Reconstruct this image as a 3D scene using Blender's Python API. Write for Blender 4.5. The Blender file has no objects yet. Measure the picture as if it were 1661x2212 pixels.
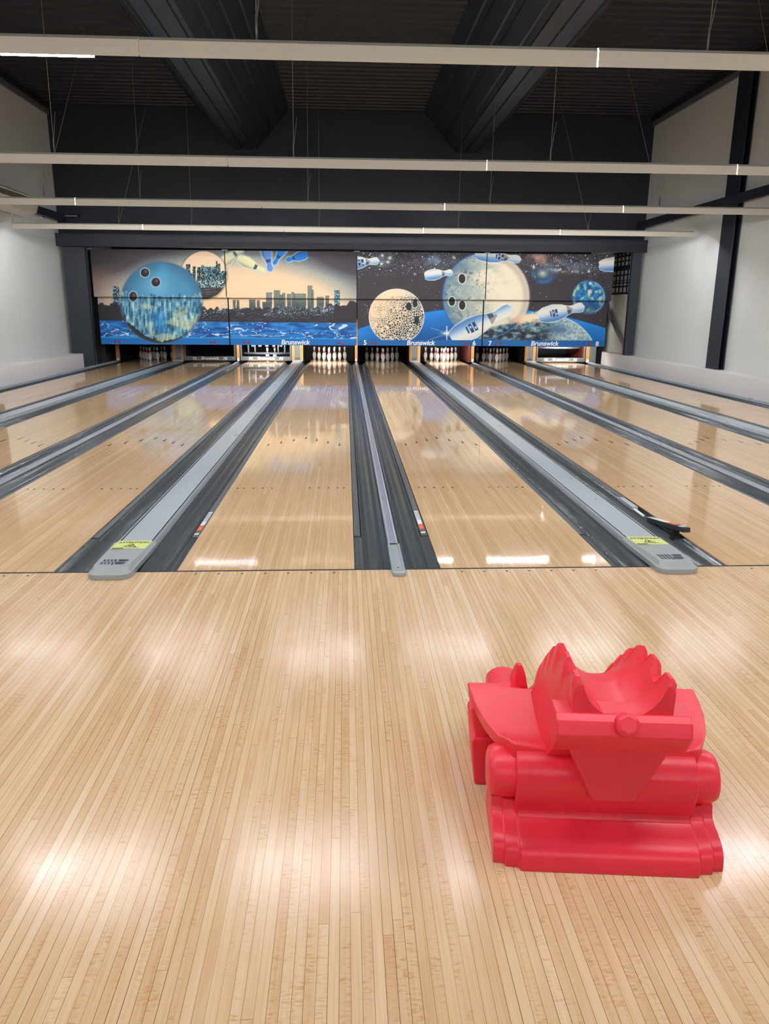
import bpy, bmesh, math, random
import numpy as np
from mathutils import Vector, Matrix
random.seed(7)
scene = bpy.context.scene
COL = scene.collection
PI = math.pi
scene.view_settings.view_transform = 'Standard'
scene.view_settings.look = 'None'
scene.view_settings.gamma = 1.0
scene.view_settings.exposure = 0.15
scene.view_settings.use_curve_mapping = False

# ------------------------------------------------------------------ helpers
class MB:
    """collects geometry for ONE mesh object (several materials allowed)"""
    def __init__(s):
        s.v = []; s.f = []; s.m = []; s.sm = []
    def face(s, pts, mi=0, smooth=False):
        n = len(s.v); s.v += [tuple(p) for p in pts]
        s.f.append(tuple(range(n, n + len(pts)))); s.m.append(mi); s.sm.append(smooth)
    def box(s, x0, x1, y0, y1, z0, z1, mi=0):
        n = len(s.v)
        s.v += [(x0,y0,z0),(x1,y0,z0),(x1,y1,z0),(x0,y1,z0),(x0,y0,z1),(x1,y0,z1),(x1,y1,z1),(x0,y1,z1)]
        for q in ((0,3,2,1),(4,5,6,7),(0,1,5,4),(1,2,6,5),(2,3,7,6),(3,0,4,7)):
            s.f.append(tuple(n + i for i in q)); s.m.append(mi); s.sm.append(False)
    def loft(s, rings, mi=0, closed=True, caps=True, smooth=False, mis=None):
        n = len(s.v); k = len(rings[0])
        for r in rings: s.v += [tuple(p) for p in r]
        for i in range(len(rings) - 1):
            for j in range(k if closed else k - 1):
                a = n + i*k + j; b = n + i*k + (j+1) % k
                s.f.append((a, b, b + k, a + k)); s.m.append(mis[j] if mis else mi); s.sm.append(smooth)
        if caps and closed:
            s.f.append(tuple(n + j for j in range(k))[::-1]); s.m.append(mi); s.sm.append(False)
            e = n + (len(rings)-1)*k
            s.f.append(tuple(e + j for j in range(k))); s.m.append(mi); s.sm.append(False)
    def tube(s, p, q, r, mi=0, n=8, smooth=True):
        p = Vector(p); q = Vector(q); d = (q - p).normalized()
        a = d.orthogonal().normalized(); b = d.cross(a)
        ring = lambda c: [c + a*(r*math.cos(2*PI*i/n)) + b*(r*math.sin(2*PI*i/n)) for i in range(n)]
        s.loft([ring(p), ring(q)], mi, smooth=smooth)
    def lathe(s, prof, n=20, c=(0,0,0), mis=None, axis='z'):
        rings = []
        for r, z in prof:
            ring = []
            for i in range(n):
                a = 2*PI*i/n; x, y = r*math.cos(a), r*math.sin(a)
                ring.append((c[0]+x, c[1]+y, c[2]+z) if axis == 'z' else ((c[0]+z, c[1]+x, c[2]+y) if axis == 'x' else (c[0]+x, c[1]+z, c[2]-y)))
            rings.append(ring)
        base = len(s.f)
        s.loft(rings, 0, smooth=True)
        if mis:
            for i in range(len(rings)-1):
                for j in range(n): s.m[base + i*n + j] = mis[i]
    def build(s, name, mats, parent=None, bevel=0, seg=2, angle=35, fix=True):
        me = bpy.data.meshes.new(name)
        me.from_pydata(s.v, [], s.f)
        if not isinstance(mats, (list, tuple)): mats = [mats]
        for m in mats: me.materials.append(m)
        me.polygons.foreach_set('material_index', s.m)
        me.polygons.foreach_set('use_smooth', s.sm)
        if fix:
            bm = bmesh.new(); bm.from_mesh(me)
            bmesh.ops.recalc_face_normals(bm, faces=bm.faces)
            bm.to_mesh(me); bm.free()
        me.update()
        o = bpy.data.objects.new(name, me); COL.objects.link(o)
        if parent: o.parent = parent
        if bevel:
            b = o.modifiers.new('bevel', 'BEVEL'); b.width = bevel; b.segments = seg
            b.limit_method = 'ANGLE'; b.angle_limit = math.radians(angle); b.harden_normals = False
            me.polygons.foreach_set('use_smooth', [True]*len(me.polygons))
            w = o.modifiers.new('wn', 'WEIGHTED_NORMAL'); w.keep_sharp = True
        return o

def tag(o, label, cat, group=None, kind=None):
    if label: o['label'] = label
    if cat: o['category'] = cat
    if group: o['group'] = group
    if kind: o['kind'] = kind
    return o
def struct(o, label=None):
    o['kind'] = 'structure'
    if label: o['label'] = label
    return o
def thing(name, label, cat, loc=(0,0,0), rz=0, group=None):
    o = bpy.data.objects.new(name, None); COL.objects.link(o)
    o.empty_display_size = .1
    o.location = loc; o.rotation_euler = (0,0,rz)
    return tag(o, label, cat, group)
def dup(root, label=None, loc=None, group=None):
    r = root.copy(); COL.objects.link(r)
    if loc is not None: r.location = loc
    if label: r['label'] = label
    if group: r['group'] = group
    for ch in list(root.children):
        c = ch.copy(); COL.objects.link(c); c.parent = r
        for g in list(ch.children):
            d = g.copy(); COL.objects.link(d); d.parent = c
    return r
def lin(c):
    c = c/255.0
    return c/12.92 if c <= .04045 else ((c+.055)/1.055)**2.4
def rgb(r, g, b): return (lin(r), lin(g), lin(b), 1)

# ------------------------------------------------------------------ materials
def mat(name, color, rough=.5, metal=0, spec=.5, coat=0, emit=None, es=0, noise=None, bump=None):
    m = bpy.data.materials.new(name); m.use_nodes = True
    nt = m.node_tree; p = nt.nodes['Principled BSDF']
    p.inputs['Base Color'].default_value = color
    p.inputs['Roughness'].default_value = rough
    p.inputs['Metallic'].default_value = metal
    p.inputs['Specular IOR Level'].default_value = spec
    p.inputs['Coat Weight'].default_value = coat
    p.inputs['Coat Roughness'].default_value = .08
    if emit:
        p.inputs['Emission Color'].default_value = emit
        p.inputs['Emission Strength'].default_value = es
    if noise:      # (scale xyz, amount, detail): wear / mottling
        sc, amt, det = noise
        g = nt.nodes.new('ShaderNodeNewGeometry')
        mp = nt.nodes.new('ShaderNodeMapping'); mp.inputs['Scale'].default_value = sc
        n = nt.nodes.new('ShaderNodeTexNoise'); n.inputs['Scale'].default_value = 1; n.inputs['Detail'].default_value = det
        nt.links.new(g.outputs['Position'], mp.inputs['Vector']); nt.links.new(mp.outputs[0], n.inputs['Vector'])
        mx = nt.nodes.new('ShaderNodeMix'); mx.data_type = 'RGBA'
        lo = [max(0, c*(1-amt)) for c in color[:3]] + [1]; hi = [min(1, c*(1+amt)) for c in color[:3]] + [1]
        mx.inputs[6].default_value = lo; mx.inputs[7].default_value = hi
        nt.links.new(n.outputs['Fac'], mx.inputs[0]); nt.links.new(mx.outputs[2], p.inputs['Base Color'])
        rr = nt.nodes.new('ShaderNodeMapRange'); rr.inputs[3].default_value = max(0, rough*.75); rr.inputs[4].default_value = min(1, rough*1.3)
        nt.links.new(n.outputs['Fac'], rr.inputs[0]); nt.links.new(rr.outputs[0], p.inputs['Roughness'])
    return m

class NT:
    def __init__(s, m): s.t = m.node_tree
    def n(s, typ, **kw):
        nd = s.t.nodes.new(typ)
        for k, v in kw.items(): setattr(nd, k, v)
        return nd
    def math(s, op, a, b=None, c=None, clamp=False):
        nd = s.t.nodes.new('ShaderNodeMath'); nd.operation = op; nd.use_clamp = clamp
        for i, x in enumerate((a, b, c)):
            if x is None: continue
            if isinstance(x, (int, float)): nd.inputs[i].default_value = x
            else: s.t.links.new(x, nd.inputs[i])
        return nd.outputs[0]
    def link(s, a, b): s.t.links.new(a, b)
    def mix(s, f, a, b, blend='MIX'):
        nd = s.t.nodes.new('ShaderNodeMix'); nd.data_type = 'RGBA'; nd.blend_type = blend
        for i, x in ((0, f), (6, a), (7, b)):
            if isinstance(x, (int, float)): nd.inputs[i].default_value = x
            elif isinstance(x, tuple): nd.inputs[i].default_value = x
            else: s.t.links.new(x, nd.inputs[i])
        return nd.outputs[2]

def wood_floor(name, rough, board, x0, cols, seam, figure, rvar=.3, coat=0, lacquer_bump=.0, spec=.5):
    m = bpy.data.materials.new(name); m.use_nodes = True
    k = NT(m); p = m.node_tree.nodes['Principled BSDF']
    geo = k.n('ShaderNodeNewGeometry'); sep = k.n('ShaderNodeSeparateXYZ'); k.link(geo.outputs['Position'], sep.inputs[0])
    X, Y = sep.outputs[0], sep.outputs[1]
    u = k.math('DIVIDE', k.math('SUBTRACT', X, x0), board)
    idx = k.math('FLOOR', u); fr = k.math('SUBTRACT', u, idx)
    w1 = k.n('ShaderNodeTexWhiteNoise', noise_dimensions='1D'); k.link(idx, w1.inputs['W'])
    yy = k.math('DIVIDE', k.math('ADD', Y, k.math('MULTIPLY', w1.outputs['Value'], 17.0)), 4.2)
    idy = k.math('FLOOR', yy); fy = k.math('SUBTRACT', yy, idy)
    cmb = k.n('ShaderNodeCombineXYZ'); k.link(idx, cmb.inputs[0]); k.link(idy, cmb.inputs[1])
    w2 = k.n('ShaderNodeTexWhiteNoise', noise_dimensions='2D'); k.link(cmb.outputs[0], w2.inputs['Vector'])
    R = w2.outputs['Value']
    w3 = k.n('ShaderNodeTexWhiteNoise', noise_dimensions='3D')
    cm3 = k.n('ShaderNodeCombineXYZ'); k.link(idx, cm3.inputs[0]); k.link(idy, cm3.inputs[1]); cm3.inputs[2].default_value = 5.3
    k.link(cm3.outputs[0], w3.inputs['Vector']); R2 = w3.outputs['Value']
    ramp = k.n('ShaderNodeValToRGB'); e = ramp.color_ramp.elements
    e[0].position = 0; e[0].color = cols[0]; e[1].position = 1; e[1].color = cols[-1]
    for i, c in enumerate(cols[1:-1]):
        q = e.new((i+1)/(len(cols)-1)); q.color = c
    k.link(R, ramp.inputs[0])
    # grain along the board, offset per board
    def noise(sx, sy, det, off):
        cv = k.n('ShaderNodeCombineXYZ')
        k.link(k.math('MULTIPLY', X, sx), cv.inputs[0]); k.link(k.math('MULTIPLY', Y, sy), cv.inputs[1])
        k.link(k.math('MULTIPLY', k.math('ADD', idx, k.math('MULTIPLY', idy, 3.1)), off), cv.inputs[2])
        n = k.n('ShaderNodeTexNoise'); n.inputs['Scale'].default_value = 1; n.inputs['Detail'].default_value = det
        k.link(cv.outputs[0], n.inputs['Vector']); return n.outputs['Fac']
    g1 = noise(160, 3.0, 3, 1.7)
    c1 = k.mix(k.math('MULTIPLY', k.math('SUBTRACT', g1, .38, clamp=True), 1.3, clamp=True), ramp.outputs[0], (.80,.68,.55,1), 'MULTIPLY')
    # cross figure (fleck) on some boards
    g2 = noise(38, 150, 2, 2.3)
    fl = k.math('MULTIPLY', k.math('GREATER_THAN', R2, .62), k.math('MULTIPLY', k.math('SUBTRACT', g2, .5, clamp=True), 5*figure, clamp=True))
    g3 = noise(22, 6, 2, .9)
    fl = k.math('MULTIPLY', fl, k.math('MULTIPLY', k.math('SUBTRACT', g3, .35, clamp=True), 3.5, clamp=True))
    c2 = k.mix(fl, c1, (.80,.62,.44,1), 'MULTIPLY')
    g4 = noise(14, 1.7, 3, .37)
    c2 = k.mix(k.math('MULTIPLY', k.math('SUBTRACT', g4, .46, clamp=True), 2.2*figure, clamp=True), c2, (.88,.72,.54,1), 'MULTIPLY')
    # seams
    dist = k.math('MINIMUM', fr, k.math('SUBTRACT', 1.0, fr))
    sw = k.math('ADD', .016, k.math('MULTIPLY', w1.outputs['Value'], .016))
    sm = k.math('LESS_THAN', dist, sw)
    sm = k.math('MULTIPLY', sm, k.math('ADD', .5, k.math('MULTIPLY', w1.outputs['Value'], .45)))
    en = k.math('LESS_THAN', fy, .0004)
    sm = k.math('MAXIMUM', sm, k.math('MULTIPLY', en, .55))
    c3 = k.mix(k.math('MULTIPLY', sm, seam), c2, rgb(70,48,34))
    k.link(c3, p.inputs['Base Color'])
    p.inputs['Specular IOR Level'].default_value = spec
    rn = k.n('ShaderNodeTexNoise'); rn.inputs['Scale'].default_value = 1.4; rn.inputs['Detail'].default_value = 4
    k.link(geo.outputs['Position'], rn.inputs['Vector'])
    rr = k.n('ShaderNodeMapRange'); rr.inputs[1].default_value = .3; rr.inputs[2].default_value = .7
    rr.inputs[3].default_value = rough*(1-rvar); rr.inputs[4].default_value = rough*(1+rvar)
    k.link(rn.outputs['Fac'], rr.inputs[0]); k.link(rr.outputs[0], p.inputs['Roughness'])
    if lacquer_bump:
        bn = k.n('ShaderNodeTexNoise'); bn.inputs['Scale'].default_value = 26; bn.inputs['Detail'].default_value = 2
        k.link(geo.outputs['Position'], bn.inputs['Vector'])
        b = k.n('ShaderNodeBump'); b.inputs['Strength'].default_value = lacquer_bump; b.inputs['Distance'].default_value = .002
        k.link(bn.outputs['Fac'], b.inputs['Height']); k.link(b.outputs[0], p.inputs['Normal'])
    return m

BOARD = 1.06/39
A_GAP, B_GAP, LW = .523, .7257, 1.06
M = {}
M['approach'] = wood_floor('approach_wood', .19, BOARD, -.005,
    [rgb(210,174,135), rgb(215,182,144), rgb(219,188,152), rgb(212,177,138), rgb(223,194,160), rgb(217,185,147)], 1.0, .9, lacquer_bump=.03, spec=.34)
M['lane'] = wood_floor('lane_wood', .055, BOARD, A_GAP/2,
    [rgb(208,171,130), rgb(212,177,138), rgb(216,183,146), rgb(209,173,133), rgb(219,188,153), rgb(213,179,141)], .5, .4, rvar=.4, lacquer_bump=.012)
M['mark'] = mat('inlay_dark', rgb(78,60,46), .2)
M['subfloor'] = mat('subfloor_black', rgb(22,22,24), .8)
M['gutter'] = mat('gutter_plastic', rgb(60,66,70), .22)
M['slot'] = mat('black_slot', rgb(8,8,9), .7)
M['rail'] = mat('rail_grey', rgb(70,74,78), .38, noise=((40,2,6), .15, 2))
M['cap'] = mat('cap_grey', rgb(166,172,178), .3, metal=.1, noise=((9,1.2,3), .05, 3))
M['cap_side'] = mat('cap_edge', rgb(140,146,152), .3, metal=.2)
M['hood'] = mat('hood_plastic', rgb(150,154,154), .42)
M['clear'] = mat('clear_grey_plastic', rgb(158,164,168), .25)
M['lilac'] = mat('lilac_strip', rgb(140,137,160), .3, noise=((30,5,6), .14, 3))
M['wall'] = None
M['navy'] = mat('navy_paint', rgb(15,21,31), .65, noise=((.6,.6,.6), .12, 3))
M['steel_navy'] = mat('navy_steel', rgb(25,32,43), .5)
M['white_panel'] = mat('white_board', rgb(214,207,204), .55, noise=((1.2,1.2,2), .03, 3))
M['ceil'] = mat('ceiling_deck', rgb(21,24,27), .55)
M['beamcol'] = mat('beam_sheet', rgb(27,36,46), .38)
M['fascia'] = mat('light_fascia', rgb(204,194,178), .6)
M['fascia_lip'] = mat('light_fascia_lip', rgb(176,172,162), .6)
M['tube'] = mat('lit_tube', (1,1,1,1), .3, emit=(.93,.97,1,1), es=230)
M['pit_tube'] = mat('lit_pit_tube', (1,1,1,1), .3, emit=(1,.97,.92,1), es=190)
M['wire'] = mat('steel_wire', rgb(112,108,100), .5, metal=.2)
M['red'] = mat('red_plastic', (.82,.026,.052,1), .36, noise=((9,9,9), .05, 3))
M['pin'] = mat('pin_white', rgb(238,234,228), .2, coat=.4)
M['pin_red'] = mat('pin_red_band', rgb(200,40,48), .25)
M['wood_trim'] = mat('kickback_wood', rgb(190,140,84), .45, noise=((30,30,3), .15, 3))
M['pit_black'] = mat('pit_black', rgb(20,20,22), .7)
M['pit_grey'] = mat('pit_grey', rgb(120,124,128), .45, metal=.2)
M['pit_red'] = mat('pit_dark_red', rgb(96,38,30), .5)
M['sweep'] = mat('sweep_grey', rgb(92,96,99), .45, noise=((60,60,60), .12, 2))
M['rack'] = mat('rack_steel', rgb(96,104,116), .4, metal=.4)
M['white'] = mat('white_print', rgb(236,236,234), .5)
M['yellow'] = mat('yellow_sticker', rgb(208,213,122), .5)
M['black'] = mat('black_print', rgb(24,24,26), .5)
M['navyprint'] = mat('navy_print', rgb(38,40,66), .5)
M['orange'] = mat('orange_sticker', rgb(224,88,44), .5)
M['sticker'] = mat('white_sticker', rgb(220,222,228), .45)
M['txt_grey'] = mat('grey_print', rgb(96,98,106), .5)
M['lens'] = mat('red_lens', rgb(150,40,48), .3)
M['ac'] = mat('air_unit_white', rgb(196,190,176), .5)
M['ac_dark'] = mat('air_unit_grille', rgb(88,84,76), .6)
M['curtain'] = mat('black_cloth', rgb(18,18,20), .85)
M['tan'] = mat('tan_foam', rgb(186,150,90), .7)
M['charcoal'] = mat('panel_edge', rgb(40,42,46), .5)

def wall_mat():
    m = bpy.data.materials.new('white_ribbed_sheet'); m.use_nodes = True
    k = NT(m); p = m.node_tree.nodes['Principled BSDF']
    geo = k.n('ShaderNodeNewGeometry'); sep = k.n('ShaderNodeSeparateXYZ'); k.link(geo.outputs['Position'], sep.inputs[0])
    s = k.math('ADD', sep.outputs[0], sep.outputs[1])
    w = k.math('SINE', k.math('MULTIPLY', s, 2*PI/.062))
    fr = k.math('FRACT', k.math('DIVIDE', s, 1.12))
    joint = k.math('LESS_THAN', fr, .008)
    n = k.n('ShaderNodeTexNoise'); n.inputs['Scale'].default_value = .8; n.inputs['Detail'].default_value = 3
    k.link(geo.outputs['Position'], n.inputs['Vector'])
    base = k.mix(n.outputs['Fac'], rgb(192,193,190), rgb(205,206,203))
    base = k.mix(k.math('MULTIPLY', joint, .35), base, rgb(236,236,232))
    k.link(base, p.inputs['Base Color']); p.inputs['Roughness'].default_value = .5
    b = k.n('ShaderNodeBump'); b.inputs['Strength'].default_value = .13; b.inputs['Distance'].default_value = .004
    k.link(w, b.inputs['Height']); k.link(b.outputs[0], p.inputs['Normal'])
    return m
M['wall'] = wall_mat()
def art_mat():
    m = bpy.data.materials.new('printed_mural'); m.use_nodes = True
    k = NT(m); p = m.node_tree.nodes['Principled BSDF']
    a = k.n('ShaderNodeVertexColor', layer_name='art')
    k.link(a.outputs['Color'], p.inputs['Base Color']); p.inputs['Roughness'].default_value = .55
    p.inputs['Specular IOR Level'].default_value = .25
    return m
M['art'] = art_mat()

# ------------------------------------------------------------------ lane layout
LX = {5: A_GAP/2}
LX[6] = LX[5]+LW+B_GAP; LX[7] = LX[6]+LW+A_GAP; LX[8] = LX[7]+LW+B_GAP
LX[4] = -A_GAP/2-LW; LX[3] = LX[4]-B_GAP-LW; LX[2] = LX[3]-A_GAP-LW; LX[1] = LX[2]-B_GAP-LW
LC = {n: x+LW/2 for n, x in LX.items()}
ORD = {1:'first', 2:'second', 3:'third', 4:'fourth', 5:'fifth', 6:'sixth', 7:'seventh', 8:'eighth'}
LANE_END = 19.25
WX = 7.38          # side walls
YB = 15.95         # dark wall above the lanes
ZC = 6.13

# ------------------------------------------------------------------ room
mb = MB()
mb.box(-WX, WX, -9.5, -.020, -.06, 0, 0)
mb.box(-WX, WX, -.012, 20.4, -.2, -.13, 1)
mb.box(-WX, WX, -.020, .0035, -.14, -.001, 1)
for n in LC:
    for kx in range(-3, 4):
        x = LC[n] + kx*5*BOARD
        mb.face([(x+.0075*math.cos(a*PI/5), -.062+.009*math.sin(a*PI/5), .0005) for a in range(10)], 2)
struct(mb.build('floor', [M['approach'], M['subfloor'], M['mark']], fix=False), 'pale maple strip approach floor in front of the lanes')

mb = MB()   # corrugated roof deck: trapezoid ribs running across the hall
y = -9.5; prof = []
P = .283
while y < 20.4:
    prof += [(y, ZC+.055), (y+.10, ZC+.055), (y+.135, ZC), (y+.248, ZC), (y+P, ZC+.055)]
    y += P
mb.loft([[(-WX, yy, zz) for yy, zz in prof], [(WX, yy, zz) for yy, zz in prof]], closed=False)
struct(mb.build('ceiling', M['ceil']), 'dark corrugated steel roof deck')
for s, nm in ((-1, 'left'), (1, 'right')):
    mb = MB(); mb.box(s*WX, s*(WX+.12), -9.5, 20.4, -.2, ZC+.06) if s > 0 else mb.box(-WX-.12, -WX, -9.5, 20.4, -.2, ZC+.06)
    struct(mb.build('wall_'+nm, M['wall']), 'white ribbed sheet-metal side wall on the '+nm)
mb = MB(); mb.box(-WX, WX, YB, YB+.12, 3.1, ZC+.06)
struct(mb.build('wall_back', M['navy']), 'dark navy wall above the bowling murals')
mb = MB(); mb.box(-WX, WX, 20.3, 20.42, -.2, ZC)
struct(mb.build('wall_pit', M['pit_black']), 'black wall behind the pin machines')
mb = MB(); mb.box(-WX, WX, -9.62, -9.5, -.2, ZC+.06)
struct(mb.build('wall_front', M['navy']), 'plain dark wall behind the viewer')
for s, nm in ((-1, 'left'), (1, 'right')):   # eaves strip under the roof
    mb = MB(); x0, x1 = sorted((s*WX, s*(WX-.10)))
    mb.box(x0, x1, -9.5, YB, ZC-.11, ZC-.0, 0)
    x0, x1 = sorted((s*WX, s*(WX-.05)))
    mb.box(x0, x1, -9.5, YB, ZC-.22, ZC-.11, 1)
    struct(mb.build('trim_1' if s < 0 else 'trim_2', [M['slot'], M['sweep']]), 'dark eaves trim along the top of the %s wall' % nm)
# plinths along the side walls
mb = MB(); mb.box(-WX, -7.0, -2, 15.86, -.13, .34); tag(mb.build('wall_plinth', M['white_panel'], bevel=.008), 'long low white boxed ledge along the left wall', 'ledge', 'low ledges along the side walls')
mb = MB(); mb.box(7.06, WX, -2, 17.6, -.13, .35); tag(mb.build('wall_plinth', M['white_panel'], bevel=.008), 'long low white boxed ledge along the right wall', 'ledge', 'low ledges along the side walls')

# roof beams: hung sheet-metal troughs of V section
def vbeam(x0, x1, b0, b1, label):
    mb = MB()
    def side(pa, pb, n):
        out = []
        (xa, za), (xb, zb) = pa, pb
        L = math.hypot(xb-xa, zb-za); nx, nz = (zb-za)/L, -(xb-xa)/L
        for i in range(n):
            for t, d in ((.0,0),(.62,0),(.68,-.028),(.92,-.028),(.98,0)):
                f = (i+t)/n; out.append((xa+(xb-xa)*f + nx*d, za+(zb-za)*f + nz*d))
        return out
    pr = side((x0, ZC+.01), (b0, 5.22), 3) + side((b0, 5.22), (b1, 5.22), 2) + side((b1, 5.22), (x1, ZC+.01), 4) + [(x1, ZC+.01)]
    mb.loft([[(x, -9.4, z) for x, z in pr], [(x, YB-.02, z) for x, z in pr]], closed=False)
    # end flange on the wall
    o = mb.build('roof_beam', M['beamcol'], bevel=0)
    tag(o, label, 'roof beam', 'ribbed roof beams')
vbeam(-3.86, -1.62, -2.97, -2.43, 'slate grey ribbed V-shaped roof beam left of the middle roof bay')
vbeam(1.62, 3.86, 2.42, 2.97, 'slate grey ribbed V-shaped roof beam right of the middle roof bay')

# steel columns, header and rails
def hbeam_col(x0, x1, y0, y1, z0, z1, face, label, nm='steel_column'):
    mb = MB(); t = .016
    if face == 'x':     # flange face looks along x
        xm = (x0+x1)/2
        ym = (y0+y1)/2; h = t/2
        pr = [(x0,y0),(x0+t,y0),(x0+t,ym-h),(x1-t,ym-h),(x1-t,y0),(x1,y0),(x1,y1),(x1-t,y1),(x1-t,ym+h),(x0+t,ym+h),(x0+t,y1),(x0,y1)]
    else:
        xm = (x0+x1)/2; h = t/2
        pr = [(x0,y0),(x1,y0),(x1,y0+t),(xm+h,y0+t),(xm+h,y1-t),(x1,y1-t),(x1,y1),(x0,y1),(x0,y1-t),(xm-h,y1-t),(xm-h,y0+t),(x0,y0+t)]
    mb.loft([[(x,y,z0) for x,y in pr],[(x,y,z1) for x,y in pr]])
    tag(mb.build(nm, M['steel_navy'], bevel=.003), label, 'steel column', 'navy steel columns')
hbeam_col(7.24, 7.37, 10.94, 11.48, .352, ZC-.22, 'x', 'tall navy steel column standing against the right wall')
hbeam_col(-7.37, -7.24, 10.94, 11.48, .342, ZC-.22, 'x', 'tall navy steel column on the left wall, cut by the picture edge')
hbeam_col(-7.26, -6.73, 15.76, 15.9, -.12, 2.92, 'y', 'navy steel column left of the city skyline mural')
hbeam_col(7.05, 7.29, 15.76, 15.9, .352, 2.96, 'y', 'navy steel column right of the outer space mural')
mb = MB()
hp = [(15.66,2.93),(15.9,2.93),(15.9,2.955),(15.70,2.955),(15.70,3.2),(15.9,3.2),(15.9,3.225),(15.66,3.225),(15.66,3.2),(15.68,3.2),(15.68,2.955),(15.66,2.955)]
mb.loft([[(-WX+.002,y,z) for y,z in hp],[(WX-.002,y,z) for y,z in hp]])
tag(mb.build('header_beam', M['steel_navy'], bevel=.004), 'long navy steel header beam spanning above the murals', 'beam')
for s, nm in ((1, 'right'), (-1, 'left')):
    t = thing('wall_rail', 'dark horizontal steel rail along the %s wall' % nm, 'wall rail', (0,0,0), 0, 'dark rails on the side walls')
    mb = MB(); x0, x1 = sorted((s*7.15, s*7.235))
    mb.box(x0, x1, -2 if s > 0 else 13.0, 15.92, 3.5, 3.67); mb.build('rail', M['steel_navy'], t)
    x0, x1 = sorted((s*7.235, s*7.379))
    for yy in ((2, 6, 14.2) if s > 0 else (13.3, 15.0)):
        mb = MB(); mb.box(x0, x1, yy, yy+.08, 3.52, 3.65); mb.build('rail_bracket', M['steel_navy'], t)

# ------------------------------------------------------------------ hanging light rows
JOINTS = [-6.93, -4.37, -1.54, 1.30, 4.14, 6.98]
def light_row(y, label, z=3.0, k=1.0, xo=0.0, wires=(-4.85,-3.40,-.83,2.02,4.74)):
    t = thing('light_row', label, 'ceiling light', (xo, y, z), 0, 'hanging light rows')
    t.scale = (k, k, k)
    lim = lambda q: min(max(q, (-7.25-xo)/k), (7.25-xo)/k)
    for i in range(5):
        dz = -.0015*((i*7 + int(y*3)) % 3)
        mb = MB(); x0, x1 = lim(JOINTS[i])+.004, lim(JOINTS[i+1])-.004
        mb.box(x0, x1, 0, .004, dz, .092+dz, 0)
        mb.face([(x0,0,.092+dz),(x1,0,.092+dz),(x1,.022,.114+dz),(x0,.022,.114+dz)], 1)
        mb.face([(x0,.022,.114+dz),(x1,.022,.114+dz),(x1,.116,.114+dz),(x0,.116,.114+dz)], 1)
        mb.box(x0, x1, .116, .12, .037+dz, .114+dz, 0)
        mb.build('fascia', [M['fascia'], M['fascia_lip']], t, fix=False)
    x = -.66 - 1.72*3
    xs = []
    while x < 6.9:
        xs.append(x); x += 1.72
    xs = [-6.2 + .0] + [q for q in xs if q > -5.6]
    for q in xs:
        if q-.57 < lim(JOINTS[0]) or q + .57 > lim(JOINTS[-1]): continue
        mb = MB(); zz = .016 if (abs(y-1.05) < .01 and abs(q+2.38) < .01) else .0295; mb.tube((q-.55,.06,zz), (q+.55,.06,zz), .013, n=10)
        tb = mb.build('tube', M['tube'], t)
        for e in (-.565, .565):
            mb = MB(); mb.box(q+e-.014, q+e+.014, .045, .075, .02, .114); mb.build('socket', M['fascia'], tb)
    for q in wires:
        mb = MB(); top = q*(.80) if abs(q) > 4 else q + .03
        zt = (ZC - z)/k
        mb.tube((q,.06,.114), (top,.06,zt+.0), .0035, n=5)
        mb.tube((q,.06,.114), (q,.06,.26), .008, n=6)
        mb.tube((q,.06,.20), (q+.045,.06,.52), .003, n=5)
        mb.build('suspension_wire', M['wire'], t)
    return t
light_row(1.05, 'hanging row of lights with beige fascia, nearest and highest in the picture', 3.035, 1.024, -.007)
light_row(5.21, 'hanging row of lights with beige fascia, second back from the viewer', 3.085, 1.058, -.018)
light_row(9.29, 'hanging row of lights with beige fascia, crossing in front of the left air unit', 3.118, 1.08, -.025)
light_row(12.10, 'hanging row of lights with beige fascia, farthest back, closest above the murals')
light_row(-8.6, 'hanging row of lights added behind the viewer as fill, out of the picture', wires=(-3.4,2.0))  # added unseen row, set far back to softly fill the ramp's near side
light_row(-2.9, 'hanging row of lights above the approach, out of the picture', wires=(-3.4,2.0))
mb = MB(); mb.box(-6.94, -6.91, 12.13, 12.16, 3.115, 3.42); 
tag(mb.build('light_hanger', M['fascia']), 'short white hanger strap on the left end of the farthest light row', 'hanger')

# ------------------------------------------------------------------ air unit + small fixture
t = thing('air_unit', 'white air conditioning unit high on the left wall', 'air conditioner', (-7.36, 12.4, 3.35))
mb = MB()
rings = []
for yy, sx, zl, zh in ((-1.9,.42,.04,.40),(-1.8,.46,.0,.43),(.95,.46,.0,.43),(1.15,.44,.04,.41),(1.25,.36,.12,.36)):
    rings.append([(0,yy,zl+.1),(sx*.45,yy,zl),(sx*.9,yy,zl+.06),(sx,yy,zl+.2),(sx*.96,yy,zh-.05),(sx*.8,yy,zh),(0,yy,zh)])
mb.loft(rings, smooth=False); mb.build('housing', M['ac'], t, bevel=.02, seg=3)
mb = MB(); mb.box(.445,.47,-1.5,.9,.25,.35)
mb.build('outlet_slot', M['ac_dark'], t)
mb = MB(); mb.box(.44,.485,-1.5,.9,.35,.375)
mb.build('louvre', M['ac'], t)
mb = MB(); mb.box(-7.27, -6.82, 15.84, 15.945, 3.60, 3.70); mb.box(-7.2,-6.86,15.835,15.842,3.632,3.645,1)
tag(mb.build('wall_lamp', [M['slot'], M['cap']], bevel=.004), 'small black strip lamp on the navy wall near the left rail', 'lamp')

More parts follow.
